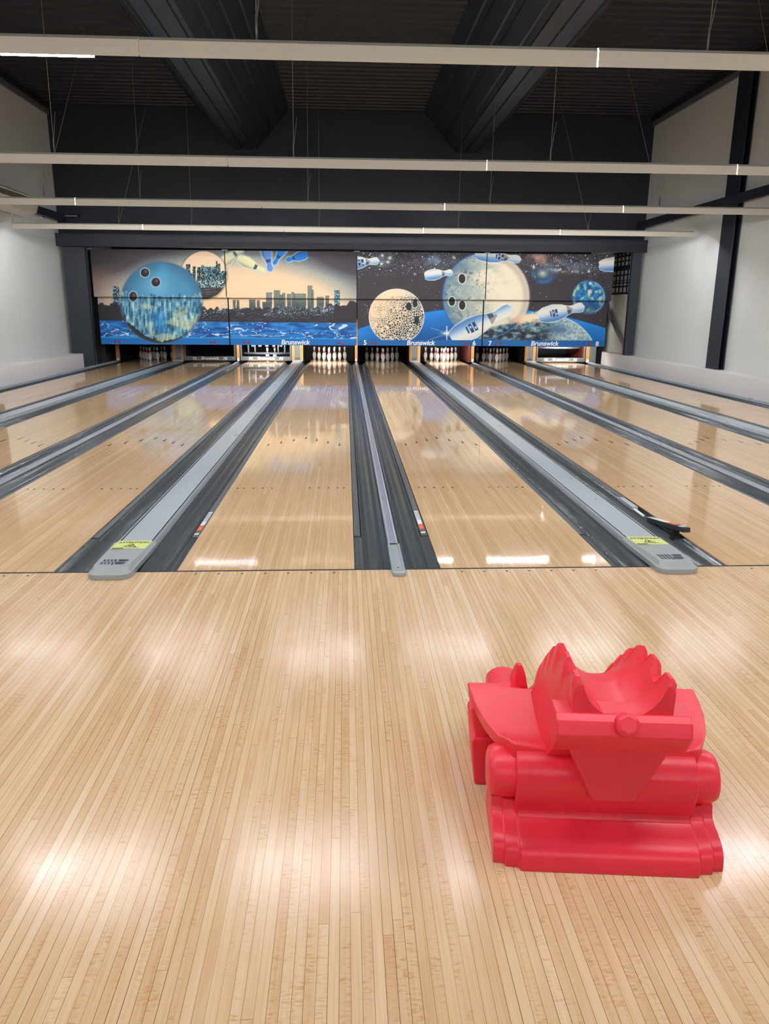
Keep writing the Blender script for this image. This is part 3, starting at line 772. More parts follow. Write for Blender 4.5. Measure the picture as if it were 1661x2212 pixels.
# art sheet: maps a point of a panel (metres across, metres up) to the grid the artwork is drawn on
ART_SHEET = {True: [[82.64612906, -10.07793937, 771.44805804], [2.23281401, -92.10621686, 791.59148211], [0.00246323, -0.01282906, 1.0]],
             False: [[82.0613168, -10.00662686, 771.26671435], [2.21701439, -91.45446407, 790.68642291], [0.0024458, -0.01273828, 1.0]]}
def paint_mural(X, Z, upper):
    """the printed artwork of the four masking units, colour per point"""
    (a0,a1,a2),(b0,b1,b2),(c0,c1,c2) = ART_SHEET[upper]
    w = c0*X + c1*Z + c2; u = (a0*X + a1*Z + a2)/w; v = (b0*X + b1*Z + b2)/w
    img = np.zeros(u.shape+(3,))
    C = lambda r, g, b: np.array([r, g, b], float)
    def put(mask, col):
        nonlocal img
        m = np.clip(mask, 0, 1)[..., None]; img = img*(1-m) + (col if getattr(col, 'ndim', 1) > 1 else col[None, None])*m
    def grad(t, stops):
        ps = [s[0] for s in stops]
        return np.stack([np.interp(t, ps, [s[1][k] for s in stops]) for k in range(3)], -1)
    aa = .7
    def ell(cx, cy, rx, ry): # signed-ish mask
        q = np.hypot((u-cx)/rx, (v-cy)/ry); return sstep(1+aa/min(rx,ry), 1-aa/min(rx,ry), q), q
    def rect(x0, x1, y0, y1): return ((u >= x0) & (u < x1) & (v >= y0) & (v < y1)).astype(float)
    def pinmask(b, h, R):
        ax = np.array([h[0]-b[0], h[1]-b[1]], float); L = np.hypot(*ax); ax /= L
        t = ((u-b[0])*ax[0]+(v-b[1])*ax[1])/L; s = ((u-b[0])*-ax[1]+(v-b[1])*ax[0])
        r = R*np.interp(t, *PINP); r = np.where((t < 0) | (t > 1), -3, r)
        return s, r, t, ax
    left = u < 771.5
    # ---- city half
    q = np.hypot((u-500)/335, (v-690)/152)
    q = q + (h2(np.floor(u*1.1), np.floor(v*1.1), 1)-.5)*.045
    sky = grad(q, [(0,C(250,212,168)),(.55,C(250,212,170)),(.72,C(232,205,172)),(.86,C(158,166,162)),(.95,C(112,122,126)),(1.06,C(74,68,74)),(1.4,C(56,50,56))])
    q = q + .22*sstep(320,205,u)*sstep(610,548,v) + .16*sstep(660,771,u)*sstep(610,548,v)
    sky = grad(q, [(0,C(250,212,168)),(.55,C(250,212,170)),(.72,C(236,206,170)),(.86,C(170,168,158)),(.95,C(116,122,124)),(1.06,C(74,68,74)),(1.4,C(56,50,56))])
    brown = sstep(330, 205, u)*sstep(560, 610, v)
    sky = sky*(1-brown[...,None]*.35) + C(214,158,124)*brown[...,None]*.35
    img = np.where(left[...,None], sky, img)
    L = left.astype(float)
    # flying pins
    def skypin(b, h, R, body, glow, dark):
        s, r, t, ax = pinmask(b, h, R)
        put(L*sstep(5.0, .0, np.abs(s)-r)*.75*(t > -.04)*(t < 1.08), glow)
        sh = grad(np.clip(s/R, -1, 1), [(-1, body*1.08), (.3, body), (1, body*.72)])
        put(L*sstep(.6, -.6, np.abs(s)-r), np.clip(sh, 0, 255))
        put(L*sstep(.6, -.6, np.abs(s)-r)*((t > .60) & (t < .70) & (s > -R*.5)), dark)
    skypin((474,572),(526,536),11, C(216,216,178), C(206,216,206), C(80,110,110))
    skypin((513,556),(573,588),11, C(226,222,174), C(216,222,206), C(60,92,96))
    skypin((570,520),(585,587),11.5, C(96,142,214), C(190,214,226), C(40,70,140))
    skypin((620,524),(591,572),9, C(20,128,212), C(190,216,230), C(12,70,140))
    skypin((664,549),(618,562),9.5, C(24,118,200), C(180,206,222), C(16,66,120))
    # far skyline in black with lit specks
    land = 660 + 10*(vnoise(u/7, u*0, 3)-.5) + np.where(u < 262, -4*np.round(2*vnoise(u/5, u*0, 4)), 0) + np.where((u > 747) & (u < 772), -8*sstep(747,757,u), 0)
    land = land + np.where((u > 437) & (u < 700), 6, 0)
    BL = [(575,587.5,632,0),(591.4,604.6,627,0),(604.6,609.7,637,0),(609.7,616.4,633,0),(620,628.5,635,0),(629,636,631,0),(636,661,634,0),(664.2,674.2,617,0),(674.2,677.8,626,0),(684,699.5,641,0),
          (703,710.8,639,0),(538,552,647,0),(555,561,648,0),(503,509,648,0),(511,517,648,0),(567,576,652,0),(722,734.7,627,1),(244,258,618,1)]
    for x0, x1, y0, k in BL:
        m = L*rect(x0, x1, y0, 672)
        if k == 0:
            tex = .86+.28*(vnoise(u*1.1, v*1.1, 9)-.5); dk = sstep(662, 640, v)
            put(m, (C(150,156,146)*dk[...,None] + C(84,98,100)*(1-dk[...,None]))*tex[...,None])
            put(m*((u < x0+.9) | (u > x1-.9) | (v < y0+.9))*.6, C(60,70,72))
        else:
            sp = h2(np.floor(u/1.6), np.floor(v/1.5), 3)
            put(m, np.where((sp*.5+vnoise(u*.8,v*.5,4)*.6 > .60)[...,None], C(130,176,196), C(34,48,60)))
    put(L*sstep(-.8, .8, v-land), C(48,44,50))
    sp = vnoise(u*.85, v*.95, 12)*.6 + h2(np.floor(u/1.5), np.floor(v/1.4), 7)*.5
    dens = np.exp(-((v-672)/12)**2)*((u > 440) & (u < 722))*L*np.clip(sstep(.35,.75,vnoise(u/18, v/8, 2))*.8 + .5*sstep(560,600,u), 0, 1)
    dens = np.clip(dens, 0, 1); put(dens*sstep(.60,.74,sp)*.8, C(104,156,186)); put(np.minimum(dens*1.6,1)*(sp > .84), C(226,234,226))
    st = np.sin((u*.35+v*1.1)*.9+6*vnoise(u/9, v/4, 5)); put(L*rect(437,600,668,693)*(st > .75)*.4*vnoise(u/6, v/3, 8), C(150,170,186))
    # water
    wtop = np.interp(u, [200,500,771], [692.5,695.5,697.5])
    wx, wy = u/36, v/9.5
    w1 = fbm(wx+1.5*fbm(wx*.9, wy*.8, 31, 3), wy+1.9*fbm(wx*.8, wy*.9, 37, 3), 33, 2)
    ridge = np.abs(w1-.5); w2 = fbm(u/18, v/5, 41, 3)
    wat = grad(w2, [(.25,C(22,76,142)),(.45,C(30,102,176)),(.6,C(42,122,196)),(.8,C(64,142,208))])
    wat = np.where((ridge < .019)[...,None], C(214,228,240), wat)
    wat = wat*.999; bl = sstep(.05,.012, ridge)*.35*(w2 > .42); wat = wat*(1-bl[...,None]) + C(200,220,238)*bl[...,None]
    put(L*sstep(-.6,.6,v-wtop), wat)
    bt = np.interp(u, [200,500,771], [727.5,729,731.5])
    put(L*sstep(-.6,.6,v-bt), C(54,156,214)); put(L*sstep(1.2,2.6,v-bt), C(30,110,186))
    # small ball
    m, q = ell(440,594.5,49.5,51.5); m = m*L
    put(L*sstep(1.12,1.0,q)*.55*(q > .95), C(110,118,112))
    ball = grad((v-545)/75, [(0,C(252,214,176)),(1,C(246,220,186))]); put(m, ball)
    for x0, x1, y0 in ((391,398,579),(401.5,411,571),(411,416,590),(416,422.5,576),(425.5,433.5,577),(434,441,573),(441,466,576),(466,470,563),(470,476,569),(476,480,586),(480,489,585)):
        sp = h2(np.floor(u/1.5), np.floor(v/1.6), 17)
        put(m*rect(x0,x1,y0,624), np.where((sp*.45+vnoise(u*.9,v*.35,18)*.55 > np.where((u > 434) & (u < 480), .54, .64))[...,None], C(118,166,178), C(26,30,36)))
    sp = h2(np.floor(u/1.6), np.floor(v/1.4), 19)
    put(m*rect(385,492,606,622)*(sp > .8), C(228,232,220))
    gy = 620+3*vnoise(u/6, u*0, 21)
    put(m*sstep(-.6,.6,v-gy), grad(vnoise(u/14, v*.8, 23), [(0,C(36,32,34)),(.6,C(62,56,56)),(1,C(112,108,106))]))
    # big ball
    m, q = ell(348.5,653.5,88.5,87.5); m = m*L
    put(L*sstep(1.06,1.0,q)*.4, C(96,106,104))
    bcol = grad(q, [(0,C(92,158,196)),(.7,C(78,144,182)),(1,C(58,110,142))])
    bcol = bcol + (np.exp(-(((u-338)/24)**2+((v-618)/22)**2))*26)[...,None]*C(1,1,.9) + (np.exp(-(((u-352)/14)**2+((v-580)/26)**2))*22)[...,None]*C(.2,.8,1)
    put(m, bcol)
    city = vnoise(u*.34, v*.07, 51)*.62 + vnoise(u*.9, v*.8, 53)*.34 + vnoise(u*.09, v*.09, 55)*.38
    cc = grad(city, [(.25,C(20,44,62)),(.45,C(40,84,112)),(.62,C(70,128,158)),(.78,C(108,164,186)),(.92,C(150,194,204)),(1.02,C(226,232,214))])
    warm = sstep(.52,.72, fbm(u/30, v/17, 57, 3) + .28*np.exp(-((u-305)/26)**2-((v-665)/14)**2) + .35*np.exp(-((u-410)/22)**2-((v-705)/14)**2) + .4*np.exp(-((u-352)/26)**2-((v-730)/7)**2))
    cc = cc*(1-.6*warm[...,None]) + C(224,222,176)*.6*warm[...,None]
    blue = np.exp(-((u-345)/16)**2-((v-695)/22)**2); cc = cc*(1-.75*blue[...,None]) + C(26,126,206)*.75*blue[...,None]
    top = 640 + 6*(h2(np.floor(u/5), u*0, 61)-.5)*2 - 8*(h2(np.floor(u/7), u*0, 63) > .8) - np.where(u < 275, 8, 0)
    put(m*sstep(-1,2,v-top)*np.where(v < 650, .75, 1), cc)
    rim = 699 + 40*(1-np.exp(-np.maximum(u-282,0)/42)) + .09*(u-282); rim = np.where(u > 352, np.maximum(735 - (u-352)*.10 - .0022*(u-352)**2, 706), rim); rim = rim + 5*(vnoise(u/4, u*0, 65)-.5)
    put(m*sstep(0,1.5,v-rim), C(52,46,50))
    for cx, cy, rx, ry in ((313,589,9.3,9.3),(336.5,609.5,9.5,9.7),(287.5,640.5,8.3,10.5)):
        a, _ = ell(cx,cy,rx+1.8,ry+1.8); put(a*m, C(176,206,220))
        a, _ = ell(cx,cy,rx,ry); put(a*m, C(46,38,44)); a, _ = ell(cx+2,cy-3,rx*.4,ry*.4); put(a*m*.7, C(104,92,96))
    put(m*((q > .93) & (v > 655) & (np.abs(u-349) > 20))*sstep(.93,.985,q)*.5, C(40,70,90))
    # ---- space half
    Rr = (~left).astype(float)
    put(Rr, C(56,51,56) + 6*(fbm(u/8, v/8, 70, 2)-.5)[...,None]*C(1,1,1))
    band = sstep(608, 585, v + 10*(fbm(u/24, v/14, 71, 3)-.5))
    neb = fbm(u/16, v/12, 73, 4)
    ctr = np.exp(-((u-825)/20)**2-((v-562)/14)**2) + np.exp(-((u-935)/26)**2-((v-562)/18)**2) + .8*np.exp(-((u-1215)/70)**2-((v-575)/20)**2) + .6*np.exp(-((u-980)/12)**2-((v-564)/12)**2)
    put(Rr*band*np.clip(neb*1.5-.5+.30*ctr, 0, 1)*np.clip(ctr,0,1), C(120,150,178))
    pk = np.exp(-((u-1163)/18)**2-((v-556)/9)**2) + .8*np.exp(-((u-1203)/9)**2-((v-561)/7)**2) + .7*np.exp(-((u-1172)/12)**2-((v-566)/8)**2)
    put(Rr*np.clip(pk*(neb*1.4), 0, .9), C(212,158,140))
    wsp = np.exp(-((v-(584+3*np.sin(u/16)))/3.5)**2)*((u > 1188) & (u < 1250)); put(Rr*wsp*.7*neb, C(226,214,206))
    an = np.arctan2(v-591, u-1172); rd = np.hypot((u-1172), (v-591)*1.2)
    put(Rr*(np.exp(-((rd-22)/5)**2)*sstep(.3,.9,np.cos(an-1.2))*.9 + np.exp(-((rd-20)/4)**2)*sstep(.8,.95,np.cos(an-3.0))*.7), C(36,104,168))
    put(Rr*np.exp(-(rd/8.5)**2)*.95, C(222,226,196)); put(Rr*np.exp(-(rd/14)**2)*.4, C(90,150,180))
    s1 = h2(np.floor(u/.9), np.floor(v/.9), 81); put(Rr*band*(s1 > (.972-.04*np.clip(ctr,0,1)))*.8, C(186,200,214))
    s2 = h2(np.floor(u/1.6), np.floor(v/1.6), 83); put(Rr*band*(s2 > .988), C(238,242,248))
    put(Rr*(s2 > .9985)*(v < 700), C(140,150,160))
    for cx, cy, r in ((826,552,3.6),(842,557,3.8),(838,566,3.4),(824,570,3.2),(1153,577,3),(1272,586,3),(1210,582,2.2),(980,556,2.6)):
        put(Rr*np.exp(-(((u-cx)**2+(v-cy)**2)/r**2))*.95, C(240,238,216))
    # blue planet
    pq = np.hypot(u-1043, v-1481); pm = sstep(816.6,815.4,pq)
    put(Rr*sstep(826,816,pq)*.35, C(20,60,110))
    put(Rr*pm, grad(816-pq + 14*(fbm(u/30, v/9, 91, 3)-.5), [(0,C(40,134,214)),(14,C(28,118,196)),(40,C(24,96,166)),(75,C(20,70,124))]))
    st = np.exp(-((v-720-(u-965)*.0)/1.3)**2)*np.exp(-((u-967)/14)**2) + np.exp(-((u-965)/1.1)**2)*((v > 704) & (v < 736)) + np.exp(-(((u-968)/9)**2+((v-720)/5)**2))
    put(Rr*np.clip(st,0,1), C(236,226,214))
    put(Rr*np.exp(-((v-720-(u-967)*.32)/1.1)**2)*((u > 930) & (u < 967))*.4, C(220,226,230)); put(Rr*np.exp(-((v-720+(u-967)*.36)/1.1)**2)*((u > 925) & (u < 967))*.4, C(220,226,230))
    # golden cracked moon
    m, q = ell(856.5,683.5,60,59.8); m = m*Rr
    put(m, C(246,238,220))
    m2, q = ell(856.5,683.5,58.6,58.4); m2 = m2*Rr
    wxx = u + 4*(fbm(u/9, v/9, 101, 2)-.5); wyy = v + 4*(fbm(u/9, v/9, 103, 2)-.5)
    f1, f2 = voro(wxx/4.6, wyy/4.6, 105); edge = f2-f1
    dk = np.clip(((u-856)/60*.75+(v-683)/60*.75)*.62+.66 + .4*(fbm(u/10,v/10,107,2)-.5), 0, 1)
    dk = np.where(v < 640, dk*.5, dk); dk = np.maximum(dk, sstep(.78,1,q)*((u-856)*.5+(v-683) > 10))
    bc = grad(np.hypot((u-820)/80, (v-668)/70), [(0,C(252,214,172)),(.6,C(248,218,180)),(1,C(226,214,190)),(1.6,C(196,200,190))])
    cell = grad(dk, [(0,C(244,208,168)),(.3,C(190,176,152)),(.55,C(92,104,108)),(.75,C(38,52,62)),(1,C(26,36,46))])
    th = np.clip(.34-.1*dk, .1, .5); e = sstep(th-.1, th+.1, edge)*sstep(.1,.3,dk)
    put(m2, bc*(1-e[...,None]) + cell*e[...,None])
    for cx, cy, rx, ry in ((883,662,6.2,8.7),(896.5,655.5,5.2,8.5),(900,692,5,9)):
        a, _ = ell(cx,cy,rx,ry); put(a*m2, C(30,38,46))
    # great moon
    m, q = ell(1050,640,93,93.5); m = m*Rr
    put(Rr*sstep(1.05,1.0,q)*.9*(u < 1060), C(40,96,168)); put(Rr*sstep(1.05,1.0,q)*.8*(u >= 1060), C(150,140,150))
    n1 = fbm(u/22, v/18, 111, 4); n2 = fbm(u/5, v/5, 113, 3)
    base = grad(np.clip((u-965)/130 + .9*(n1-.5) - np.clip((v-665)/90,0,1)*.55, 0, 1), [(0,C(120,142,150)),(.25,C(156,170,168)),(.5,C(186,190,176)),(.72,C(226,216,190)),(1,C(240,226,198))])
    base = base*(1 - .30*(sstep(.56,.74,n2)*sstep(.42,.6,n1)*sstep(1085,1020,u))[...,None])
    base = base*(1-.35*sstep(.8,1.0,q)[...,None]) + C(70,110,150)*.35*sstep(.8,1.0,q)[...,None]*(u < 1080)[...,None] + C(190,160,160)*.3*sstep(.86,1.0,q)[...,None]*(u >= 1080)[...,None]
    put(m, base)
    dkm = np.exp(-((u-1010)/12)**2-((v-588)/9)**2)*(n2 > .5); put(m*dkm*.7, C(60,72,78))
    spk = vnoise(u/2.4, v/2.4, 115); put(m*sstep(.93,.97,spk)*.55*(u < 1075), C(92,100,98))
    for cx, cy, rx, ry in ((998,602,7.4,10.3),(976,651,7,9.8),(998.3,659.3,7,10)):
        a, _ = ell(cx,cy,rx+1.7,ry+1.7); put(a*m, C(244,238,218)); a, _ = ell(cx,cy,rx,ry); put(a*m, C(36,32,36))
    # cratered ground bottom right
    g = Rr*((u > 1043) & (v > 686 + np.abs(u-1100)*.0)).astype(float)
    mc, qc = ell(1190,784,101,101); dark = fbm(u/10, v/6, 121, 4)
    gm = np.maximum(mc, sstep(0,6,(v-690)-(1120-u)*.25)*(u < 1190)*(u > 1043))*Rr
    gc = grad(dark, [(.3,C(34,36,42)),(.48,C(58,72,82)),(.6,C(96,126,138)),(.8,C(150,178,184))])
    lit = sstep(1165,1215,u + 18*(fbm(u/14, v/10, 123, 3)-.5)); lc = grad(fbm(u/3.5, v/3, 125, 3), [(.3,C(122,156,172)),(.5,C(160,186,192)),(.75,C(206,212,200))])
    put(gm, gc*(1-lit[...,None]) + lc*lit[...,None])
    sh = np.exp(-((u-1205)/22)**2-((v-712)/11)**2); put(mc*Rr*sh*.75, C(64,98,134))
    put(Rr*sstep(1.03,1.0,qc)*(qc > .985)*(u > 1190)*.8, C(216,222,214))
    put(Rr*np.exp(-((v-(735-33*(np.maximum(u-1043,0)/75)**1.6))/1.6)**2)*((u > 1044) & (u < 1120))*.9, C(52,120,196))
    # fire trail
    tl = sstep(16,4, np.abs(v-(688-(u-1140)*.16)) + np.clip(1118-u,0,50)*.5 + 5*(n2-.5)*2)*((u > 1100) & (u < 1172)); put(Rr*tl, grad((u-1105)/60, [(0,C(206,168,150)),(.5,C(244,218,182)),(1,C(244,228,200))]))
    # earth
    m, q = ell(1271.5,642,34.8,35.5); m = m*Rr
    put(Rr*sstep(1.12,1.0,q)*.6, C(54,104,152))
    n = fbm(u/8, v/7, 131, 4); ec = grad(n, [(.3,C(20,84,142)),(.50,C(34,122,186)),(.60,C(80,148,172)),(.70,C(170,184,150)),(.88,C(226,222,186))])
    dkk = sstep(645,665,v); ec = ec*(1-.45*dkk[...,None]) + C(52,66,84)*.45*dkk[...,None]
    put(m, ec); put(m*sstep(.88,1,q)*(u > 1285)*.8, C(150,196,222))
    a, _ = ell(1274,630,5,5); put(a*m*.8, C(240,214,170)); a, _ = ell(1275,612,3.4,3.4); put(a*m*.8, C(238,226,196))
    # white pins
    def wpin(b, h, R, logo=None, flip=1):
        s, r, t, ax = pinmask(b, h, R)
        put(Rr*sstep(1.8,.6,np.abs(s)-r)*(t > -.01)*(t < 1.02), C(232,236,228))
        sh = grad(np.clip(flip*s/R, -1, 1), [(-1,C(206,212,214)),(-.4,C(238,232,216)),(0,C(210,220,226)),(.45,C(120,160,204)),(.8,C(84,126,182)),(1,C(150,184,214))])
        im = Rr*sstep(.5,-.5,np.abs(s)-r); put(im, sh)
        put(im*((t > .62) & (t < .66+.10*(1-np.abs(s)/np.maximum(r,1)))), C(158,150,148)); put(im*((t > .62) & (t < .70) & (flip*s > 0)), C(72,84,104))
        if logo:
            tt = (t-logo[0])/logo[1]; ss = s/(R*logo[2]); k = im*((np.abs(tt) < 1) & (np.abs(ss) < 1))
            put(k, C(30,62,108)); put(k*((np.abs(tt) < .14) | (np.hypot(tt-.55, ss*.8-.25) < .26) | (np.hypot(tt+.55, ss*.8+.2) < .24) | (np.abs(tt) > .9)), C(176,200,220))
            put(im*((np.abs(tt+1.45) < .25) & (np.abs(ss) < .8)), C(60,90,130))
    wpin((743,571),(819,563),14, (.48,.09,.5), 1)
    wpin((917,596),(978,588),11.5, None, 1)
    wpin((1026,548),(1126,561),15, (.56,.065,.42), 1)
    wpin((1294,574),(1392,566),15, None, 1)
    wpin((974,731),(1107,664),23.5, (.36,.062,.42), -1)
    put(Rr*rect(960,1045,600,700)*0, C(0,0,0))
    wpin((1163,684),(1263,662),18.5, (.36,.062,.42), 1)
    # blue foot band of the space half
    bt = np.interp(u, [771,1320], [734.2,735.8]); put(Rr*sstep(-.6,.6,v-bt), C(28,98,162))
    img = np.clip(img, 0, 255)/255.0
    img = np.where(img <= .04045, img/12.92, ((img+.055)/1.055)**2.4)
    return np.clip(img*ART_GAIN, 0, .95)
ART_GAIN = 1.0
#ART_END

MX = [-6.738, -3.369, 0, 3.369, 6.738]
art_lab_up = ['upper mural panel with blue bowling ball, dark top left corner', 'upper mural panel with flying pins over a peach sky',
              'upper mural panel with starry space and left half of a huge moon', 'upper mural panel with pink nebula and small earth']
art_lab_lo = ['lower mural panel with reflected city in a big blue ball', 'lower mural panel with black skyline above rippling water',
              'lower mural panel with golden cracked moon, numbers 5 and 6', 'lower mural panel with cratered moon and flying pin, numbers 7 and 8']
def mural_panel(i, upper):
    y = 16.28 if upper else 16.43
    x0, x1 = (MX[i]*1.0045+.012, MX[i+1]*1.0045-.012) if upper else (MX[i]+.016, MX[i+1]-.016)
    zb0, z1 = (1.745, 2.905) if upper else (.545, 1.80)
    nx, nz = (300, 104) if upper else (300, 112)
    xs = np.linspace(x0, x1, nx+1); zs = np.linspace(zb0, z1, nz+1)
    XX, ZZ = np.meshgrid(xs, zs)
    px = paint_mural(XX, ZZ, upper)
    lab = (art_lab_up if upper else art_lab_lo)[i]
    t = thing('mural_panel', lab, 'mural panel', (0, 0, 0), 0, 'printed mural panels above the lanes')
    v = np.stack([XX, np.full_like(XX, y), ZZ], -1).reshape(-1, 3)
    idx = np.arange((nx+1)*(nz+1)).reshape(nz+1, nx+1)
    f = np.stack([idx[:-1,:-1], idx[:-1,1:], idx[1:,1:], idx[1:,:-1]], -1).reshape(-1, 4)
    me = bpy.data.meshes.new('printed_face')
    me.vertices.add(len(v)); me.vertices.foreach_set('co', v.ravel())
    me.loops.add(f.size); me.loops.foreach_set('vertex_index', f.ravel())
    me.polygons.add(len(f)); me.polygons.foreach_set('loop_start', np.arange(0, f.size, 4)); me.polygons.foreach_set('loop_total', np.full(len(f), 4))
    me.update(calc_edges=True)
    ca = me.color_attributes.new('art', 'FLOAT_COLOR', 'POINT')
    ca.data.foreach_set('color', np.concatenate([px, np.ones(px.shape[:2]+(1,))], -1).astype(np.float32).ravel())
    me.materials.append(M['art'])
    o = bpy.data.objects.new('printed_face', me); COL.objects.link(o); o.parent = t
    mb = MB(); mb.box(x0-.004, x1+.004, y+.001, y+.03, zb0-.004, z1+.004); mb.build('backing_board', M['charcoal'], t)
    if not upper:
        mb = MB(); mb.box((x0+x1)/2-.05, (x0+x1)/2+.05, y+.03, 17.873, 1.12, 1.19); mb.build('mounting_arm', M['charcoal'], t)
    if upper:
        mb = MB(); mb.box(x0-.008-.07, x0-.008+.07, y-.02, y+.02, z1+.005, z1+.03); mb.build('hanger_clip', M['cap'], t)
    else:
        X = lambda u: x0 + (u)*(x1-x0)
        R90 = (PI/2, 0, 0)
        if i > 0:
            text_mesh('Brunswick', 'lettering', M['white'], t, .172, ((x0+x1)/2 + (.02 if i > 1 else .04), y-.002, .563), R90, bold=.0045, shear=.15, sx=1.04)
        if i > 1:
            text_mesh(str(2*i+1), 'number', M['white'], t, .172, (x0+.20, y-.002, .560), R90, bold=.0045)
            text_mesh(str(2*i+2), 'number', M['white'], t, .172, (x1-.20, y-.002, .560), R90, bold=.0045)
        for xc in (x0+.42, x1-.42):
            for d in (-.047, .047):
                mb = MB(); mb.lathe([(.0001,-.008),(.026,-.007),(.034,0),(.034,.006)], 12, (xc+d, y-.004, .612), axis='y')
                mb.build('signal_lens', M['lens'], t)
for i in range(4):
    mural_panel(i, True); mural_panel(i, False)


# ------------------------------------------------------------------ red ball ramp
RO = (.433, -2.471, 0); RZ = math.radians(-5.7)
ramp = thing('ball_ramp', 'red plastic dragon-back ball ramp standing on the approach', 'ball ramp', RO, RZ)
def rp(mb, nm, bevel=.008, seg=3, angle=30):
    return mb.build(nm, M['red'], ramp, bevel=bevel, seg=seg, angle=angle)
# flared base with stepped ends
mb = MB()
base_prof = [(-.120,.0),(-.1198,.018),(-.117,.038),(-.110,.054),(-.098,.066),(-.080,.075),(-.056,.082),(-.032,.088),(-.014,.097),(-.006,.110),(.0,.135),(.16,.135),(.17,.0)]
def bsec(x, s, zk=1.0): return [(x, min(y+s, .17) if y < .1 else y, z*zk) for y, z in base_prof]
mb.loft([bsec(-.322,.030,.98), bsec(-.292,.028), bsec(-.288,.016), bsec(-.252,.014), bsec(-.246,0), bsec(.246,0), bsec(.252,.014), bsec(.288,.016), bsec(.292,.028), bsec(.322,.030,.98)])
rp(mb, 'base_skirt', .006, 3, 25)
# body slab rolling over into the deck
mb = MB()
bp = [(.03,.09),(.004,.102),(-.004,.118),(-.011,.150),(-.017,.185),(-.018,.212),(-.013,.236),(-.002,.257),(.014,.273),(.034,.284),(.056,.288),(.080,.262),(.42,.255),(.42,.20),(.16,.09)]
mb.loft([[(-.256,y,z) for y,z in bp],[(-.252,y-.002,z) for y,z in bp],[(.252,y-.002,z) for y,z in bp],[(.256,y,z) for y,z in bp]])
rp(mb, 'body_shell', .01, 3, 25)
# roller ends poking out on both sides
mb = MB()
mb.lathe([(.0001,-.336),(.050,-.335),(.068,-.328),(.076,-.312),(.078,-.28),(.078,.28),(.076,.312),(.068,.328),(.050,.335),(.0001,.336)], 28, (0,.075,.195), axis='x')
rp(mb, 'side_roller', .0)
# flaring deck plate
mb = MB(); rings = []
for y, w, z in ((.035,.268,.286),(.06,.280,.291),(.10,.303,.292),(.15,.327,.293),(.20,.343,.294),(.26,.358,.296),(.32,.367,.298),(.38,.374,.300),(.415,.376,.301)):
    N = 12
    top = [(w*(2*i/N-1), y, z + .024*abs(2*i/N-1)**2 - .020*min(1,max(0,(y-.04)/.06))) for i in range(N+1)]
    bot = [(w*(2*i/N-1)*.985, y, z-.040) for i in range(N, -1, -1)]
    rings.append(top+bot)
mb.loft(rings); rp(mb, 'deck_plate', .007, 3, 40)
# trough with horn crest
path = [(-.095,.475),(-.03,.474),(.06,.471),(.12,.469),(.18,.461),(.24,.436),(.30,.396),(.36,.352),(.43,.294),(.50,.236),(.58,.176),(.66,.125),(.74,.080)]
def pz(y): return float(np.interp(y, [a for a,_ in path], [b for _,b in path]))
horns = [-.062, .068, .19, .285, .375, .46]
def rim(y):
    base = float(np.interp(y, [-.095,.12,.25,.5,.74], [.074,.068,.056,.050,.03]))
    h = base
    for k, c in enumerate(horns):
        d = abs(y-c)/(.040 if k < 3 else .034)
        if d < 1: h = max(h, base + .040*min(1, (1-d**1.8)*1.5))
    return h
mb = MB(); rings = []
ys = np.unique(np.concatenate([np.linspace(-.095,.53,150), np.linspace(.53,.74,16)]))
for y in ys:
    b = pz(y); h = rim(y); zt = b+h
    xr = .119*min(1.04, (h/.115))**.4
    inner = [(xr*math.sin(a*PI/2)*1.0, b + h*(1-math.cos(a*PI/2)) if True else 0) for a in np.linspace(0,1,9)]
    inner = [(xr*t, b + h*(1-math.sqrt(1-(.975*t)**2))/(1-math.sqrt(1-.975**2))) for t in np.sin(np.linspace(0, PI/2, 12))]
    zo = max(.02, min(.27, b-.06)); kx = 0.0
    if y < .03: kx = min(1, (.03-y)/.06); zo = .27 + .13*kx
    xo = max(xr+.010, .124)
    half = inner + [(xo, zt-.001), (xo+.009, zt-.018), (.146-.014*kx, b+.0), (.160-.028*kx, (b+zo)/2), (.172-.052*kx, zo)]
    ring = [(x, y, z) for x, z in half] + [(-x, y, z) for x, z in reversed(half[1:])]
    rings.append(ring)
mb.loft(rings, smooth=True)
tr = mb.build('ball_trough', M['red'], ramp)
for pl in tr.data.polygons: pl.use_smooth = True
em = tr.modifiers.new('es', 'EDGE_SPLIT'); em.split_angle = math.radians(42)
# crossbar with knob
mb = MB()
bar = [(-.06,.490),(-.098,.488),(-.118,.474),(-.132,.440),(-.128,.428),(-.094,.374),(-.05,.366),(-.03,.40),(-.03,.49)]
mb.loft([[(-.178,y+.004,z) for y,z in bar],[(-.172,y,z) for y,z in bar],[(.172,y,z) for y,z in bar],[(.180,y+.004,z) for y,z in bar]])
cb = rp(mb, 'crossbar', .008, 3, 20)
mb = MB()
ax = Vector((0,-.90,.44)).normalized(); a1 = Vector((1,0,0)); a2 = ax.cross(a1)
rings = []
for d, r in ((-.02,.035),(.036,.034),(.044,.028)):
    c = Vector((.004,-.105,.462))+ax*d
    rings.append([c+a1*(r*math.cos(2*PI*i/6+.52))+a2*(r*math.sin(2*PI*i/6+.52)) for i in range(6)])
mb.loft(rings)
kn = mb.build('knob', M['red'], cb, bevel=.009, seg=3)
# tapered support under the bar
mb = MB()
def wsec(z, hw, yf, yb): return [(-hw,yf,z),(hw,yf,z),(hw+.012,yb,z),(-hw-.012,yb,z)]
mb.loft([wsec(.198,.050,-.072,.03), wsec(.215,.062,-.090,.03), wsec(.30,.098,-.096,.03), wsec(.385,.140,-.096,.03), wsec(.45,.142,-.08,.03)])
rp(mb, 'support_wedge', .010, 3, 25)
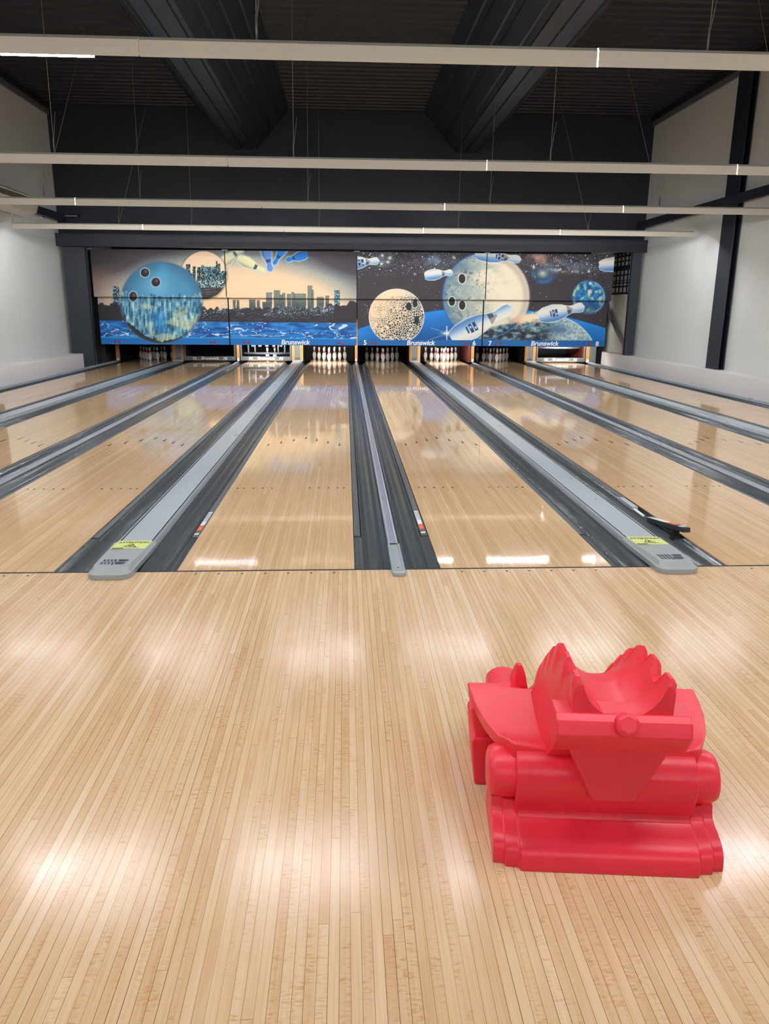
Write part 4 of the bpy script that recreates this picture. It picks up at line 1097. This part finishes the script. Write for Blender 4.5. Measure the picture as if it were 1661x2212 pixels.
# front feet, flanks and shoulders
for s in (-1, 1):
    mb = MB()
    def fs(z, e): return [(s*(.352+e),.275-e*.4,z),(s*(.352+e),.52,z),(s*.20,.52,z),(s*.20,.275-e*.4,z)]
    mb.loft([fs(0,.0), fs(.06,.006), fs(.165,.016), fs(.178,.010)]); rp(mb, 'foot', .008, 3, 30)
    mb = MB()
    def ws(z, x): return [(s*x,.285,z),(s*x,.47,z),(s*.22,.47,z),(s*.22,.285,z)]
    mb.loft([ws(.15,.345), ws(.20,.362), ws(.275,.374)]); rp(mb, 'flank', .008, 3, 30)
    mb = MB()
    prof = []
    for i in range(9):
        a = PI*i/8; prof.append((s*(.235-.062*math.cos(a)*1.0), .225+.045*math.sin(a)))
    ring = lambda y, k: [(s*.235+(x-s*.235)*k, y, .20) for x in (s*.173, s*.297)][:0] + [(s*.235+(x-s*.235)*k, y, .20+(z-.20)*k) for x, z in prof] + [(s*(.235+.062*k), y, .12), (s*(.235-.062*k), y, .12)]
    mb.loft([ring(.44,.94), ring(.455,1.0), ring(.60,1.0), ring(.62,.9)]); rp(mb, 'shoulder', .008, 3, 35)
    mb = MB()
    c = [( .165,.50,.24),(.225,.50,.24)]
    mb.loft([[(s*.160,.475,.24),(s*.215,.475,.24),(s*.225,.54,.24),(s*.160,.54,.24)],
             [(s*.172,.485,.30),(s*.208,.485,.30),(s*.212,.53,.30),(s*.172,.53,.30)],
             [(s*.186,.495,.333),(s*.204,.495,.333),(s*.204,.515,.333),(s*.186,.515,.333)]]); rp(mb, 'horn', .006, 3, 30)

# ------------------------------------------------------------------ camera
cd = bpy.data.cameras.new('camera'); cam = bpy.data.objects.new('camera', cd); COL.objects.link(cam)
cd.sensor_fit = 'HORIZONTAL'; cd.sensor_width = 36; cd.lens = 36*F_PX/1661; cd.clip_start = .05; cd.clip_end = 100
mw = Matrix(((RT.x, UP.x, -FW.x, CAM.x), (RT.y, UP.y, -FW.y, CAM.y), (RT.z, UP.z, -FW.z, CAM.z), (0,0,0,1)))
cam.matrix_world = mw
scene.camera = cam
w = bpy.data.worlds.new('world'); scene.world = w; w.use_nodes = True
w.node_tree.nodes['Background'].inputs[0].default_value = (.5,.55,.6,1); w.node_tree.nodes['Background'].inputs[1].default_value = .02
